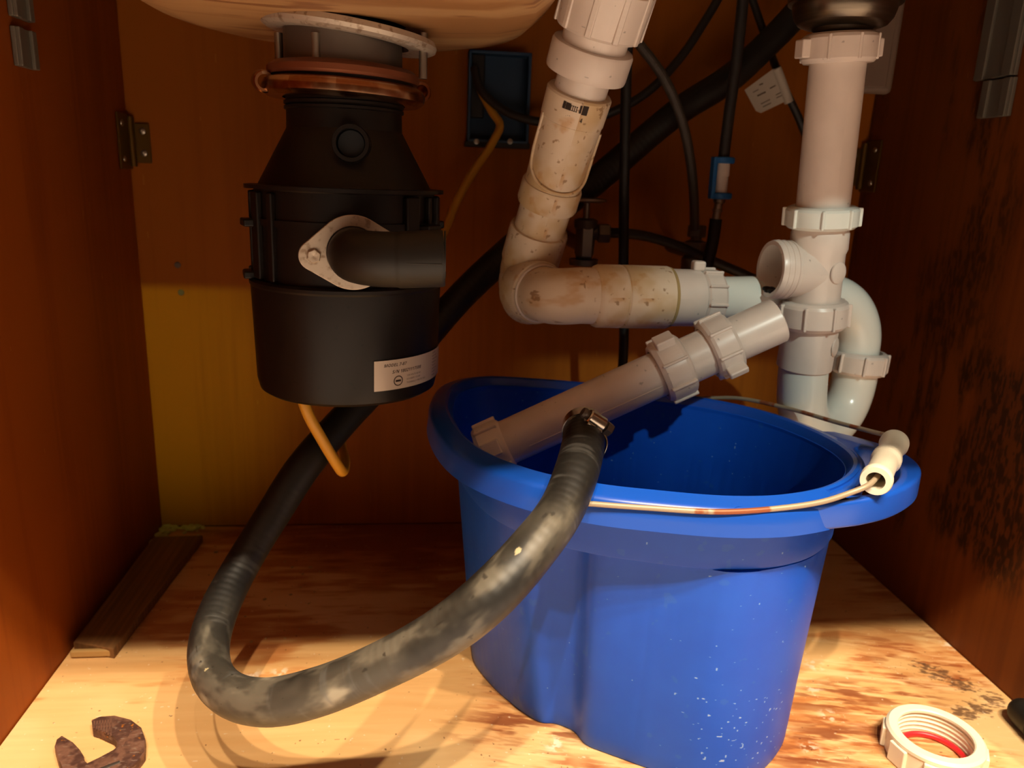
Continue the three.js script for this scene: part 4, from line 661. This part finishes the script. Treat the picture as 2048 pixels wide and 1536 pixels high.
{ // old wrench
  const o = thing('wrench', 'rusty wrench with open jaws on the cabinet floor', 'wrench', PF(215, 1500));
  const px = [[183, 1440], [200, 1433], [230, 1431], [262, 1439], [283, 1455], [291, 1478], [290, 1503], [277, 1521], [258, 1537], [240, 1560], [215, 1600], [190, 1650], [160, 1700], [128, 1700], [128, 1640], [130, 1590], [124, 1540], [115, 1515], [109, 1492], [113, 1479], [124, 1471], [146, 1484], [160, 1499], [168, 1512], [169, 1521], [175, 1526], [198, 1515], [226, 1500], [233, 1494], [233, 1483], [226, 1473], [195, 1459], [185, 1456]];
  const sh = new THREE.Shape(px.map(([a, b]) => { const q = PF(a, b, 0.009); return new THREE.Vector2(q.x, -q.z); }));
  const sl = new THREE.Path([[207, 1533], [220, 1526], [226, 1531], [214, 1548]].map(([a, b]) => { const q = PF(a, b, 0.009); return new THREE.Vector2(q.x, -q.z); })); sh.holes.push(sl);
  const g = new THREE.ExtrudeGeometry(sh, { depth: 0.0065, bevelEnabled: true, bevelSize: 0.0012, bevelThickness: 0.0015, bevelSegments: 3, bevelOffset: -0.0012 }).rotateX(-Math.PI / 2).translate(0, 0.0016, 0);
  part('wrench_head', boxUV(crease(g, 0.5)), M.rust, o);
  for (let k = 0; k < 7; k++) { const t = k / 6, p0 = PF(lerp(189, 222, t), lerp(1443, 1440, t), 0.0098), p1 = PF(lerp(188, 222, t), lerp(1456, 1471, t), 0.0098); part('jaw_tooth', sweep([p0, p0.clone().lerp(p1, 0.5), p1], 0.0007, { n: 4, seg: 6 }), M.rust, o); }
  const w = PF(217, 1538, 0.007); part('adjusting_worm', turned([[-0.008, 0], [-0.008, 0.004], [0.008, 0.004], [0.008, 0]], V(w.x, 0.006, w.z), V(1, 0, -0.6).normalize(), 18), M.darkSteel, o);
}
{ // spare slip nut and its washer
  const c = PF(1862, 1512, 0.0), R = 0.0362, o = thing('slip_nut', 'cream threaded slip nut standing on the floor beside the bucket', 'nut', [c.x, 0, c.z]);
  const Hn = 0.023;
  part('nut_ring', turned([[0, R - 0.0065], [0, R - 0.001], [0.001, R], [Hn - 0.0055, R], [Hn - 0.0045, R + 0.001], [Hn - 0.002, R + 0.001], [Hn, R - 0.001], [Hn, R - 0.0072], [Hn - 0.001, R - 0.0082], [Hn - 0.003, R - 0.0082], [Hn - 0.0035, R - 0.0058], [0, R - 0.0065]], c, UP, 72, 0.45), M.ivory, o);
  for (let k = 0; k < 8; k++) part('grip_rib', box(R + 0.0005, Hn * 0.4, 0, 0.0045, Hn * 0.76, 0.016, 0.001).rotateY(k / 8 * 6.283 + 0.2).translate(c.x, 0, c.z), M.ivory, o);
  for (let k = 0; k < 4; k++) part('thread', new THREE.TorusGeometry(R - 0.006, 0.0011, 8, 72).rotateX(Math.PI / 2).translate(c.x, 0.003 + k * 0.0042, c.z), M.ivory, o);
  const w = part(numbered('washer'), new THREE.TorusGeometry(0.0252, 0.0023, 14, 64).rotateX(Math.PI / 2).scale(1, 1.1, 1).translate(c.x - 0.0005, 0.0028, c.z + 0.002), M.red);
  tag(w, 'red rubber washer lying inside the cream slip nut', 'washer');
}
{ // end of a black tool handle by the right panel
  const a = PF(2034, 1404, 0.0125), o = thing('tool_handle', 'black rubber tool handle on the floor by the mouldy panel', 'tool', a);
  const d = V(-0.12, 0, 1).normalize(), q = V(Math.min(a.x, W - 0.0165), 0.0125, a.z + 0.004);
  part('grip', turned([[0, 0], [0.0006, 0.006], [0.0025, 0.0095], [0.006, 0.0118], [0.011, 0.0125], [0.06, 0.0118], [0.11, 0.0125], [0.118, 0.011], [0.12, 0]], q, d, 40, 0.9), M.rubber, o);
  part('grip_groove', new THREE.TorusGeometry(0.0122, 0.0007, 8, 40).applyQuaternion(new THREE.Quaternion().setFromUnitVectors(V(0, 0, 1), d)).translate(...q.clone().addScaledVector(d, 0.03).toArray()), M.rubber, o);
}
{ // crumbs of caulk in the rear corner, paint chips on the floor
  const g = []; for (let k = 0; k < 90; k++) { const near = k < 60, p = near ? V(0.004 + rnd() ** 2 * 0.05, 0, 0.004 + rnd() ** 2 * 0.06) : PF(380 + rnd() * 260, 1100 + rnd() * 190, 0), s = near ? 0.0016 + rnd() * 0.0035 : 0.0009 + rnd() * 0.0014; g.push(new THREE.DodecahedronGeometry(s, 0).scale(1.4, 0.6, 0.9).rotateY(rnd() * 6).translate(p.x, s * 0.5, p.z)); }
  const m = part('caulk_crumbs', g, std({ color: 0xb39a68, roughness: 0.9 })); m.userData.kind = 'stuff'; tag(m, 'crumbs of old caulk swept into the rear corner', 'crumbs'); m.userData.kind = 'stuff';
}
renderer.render(scene, camera);
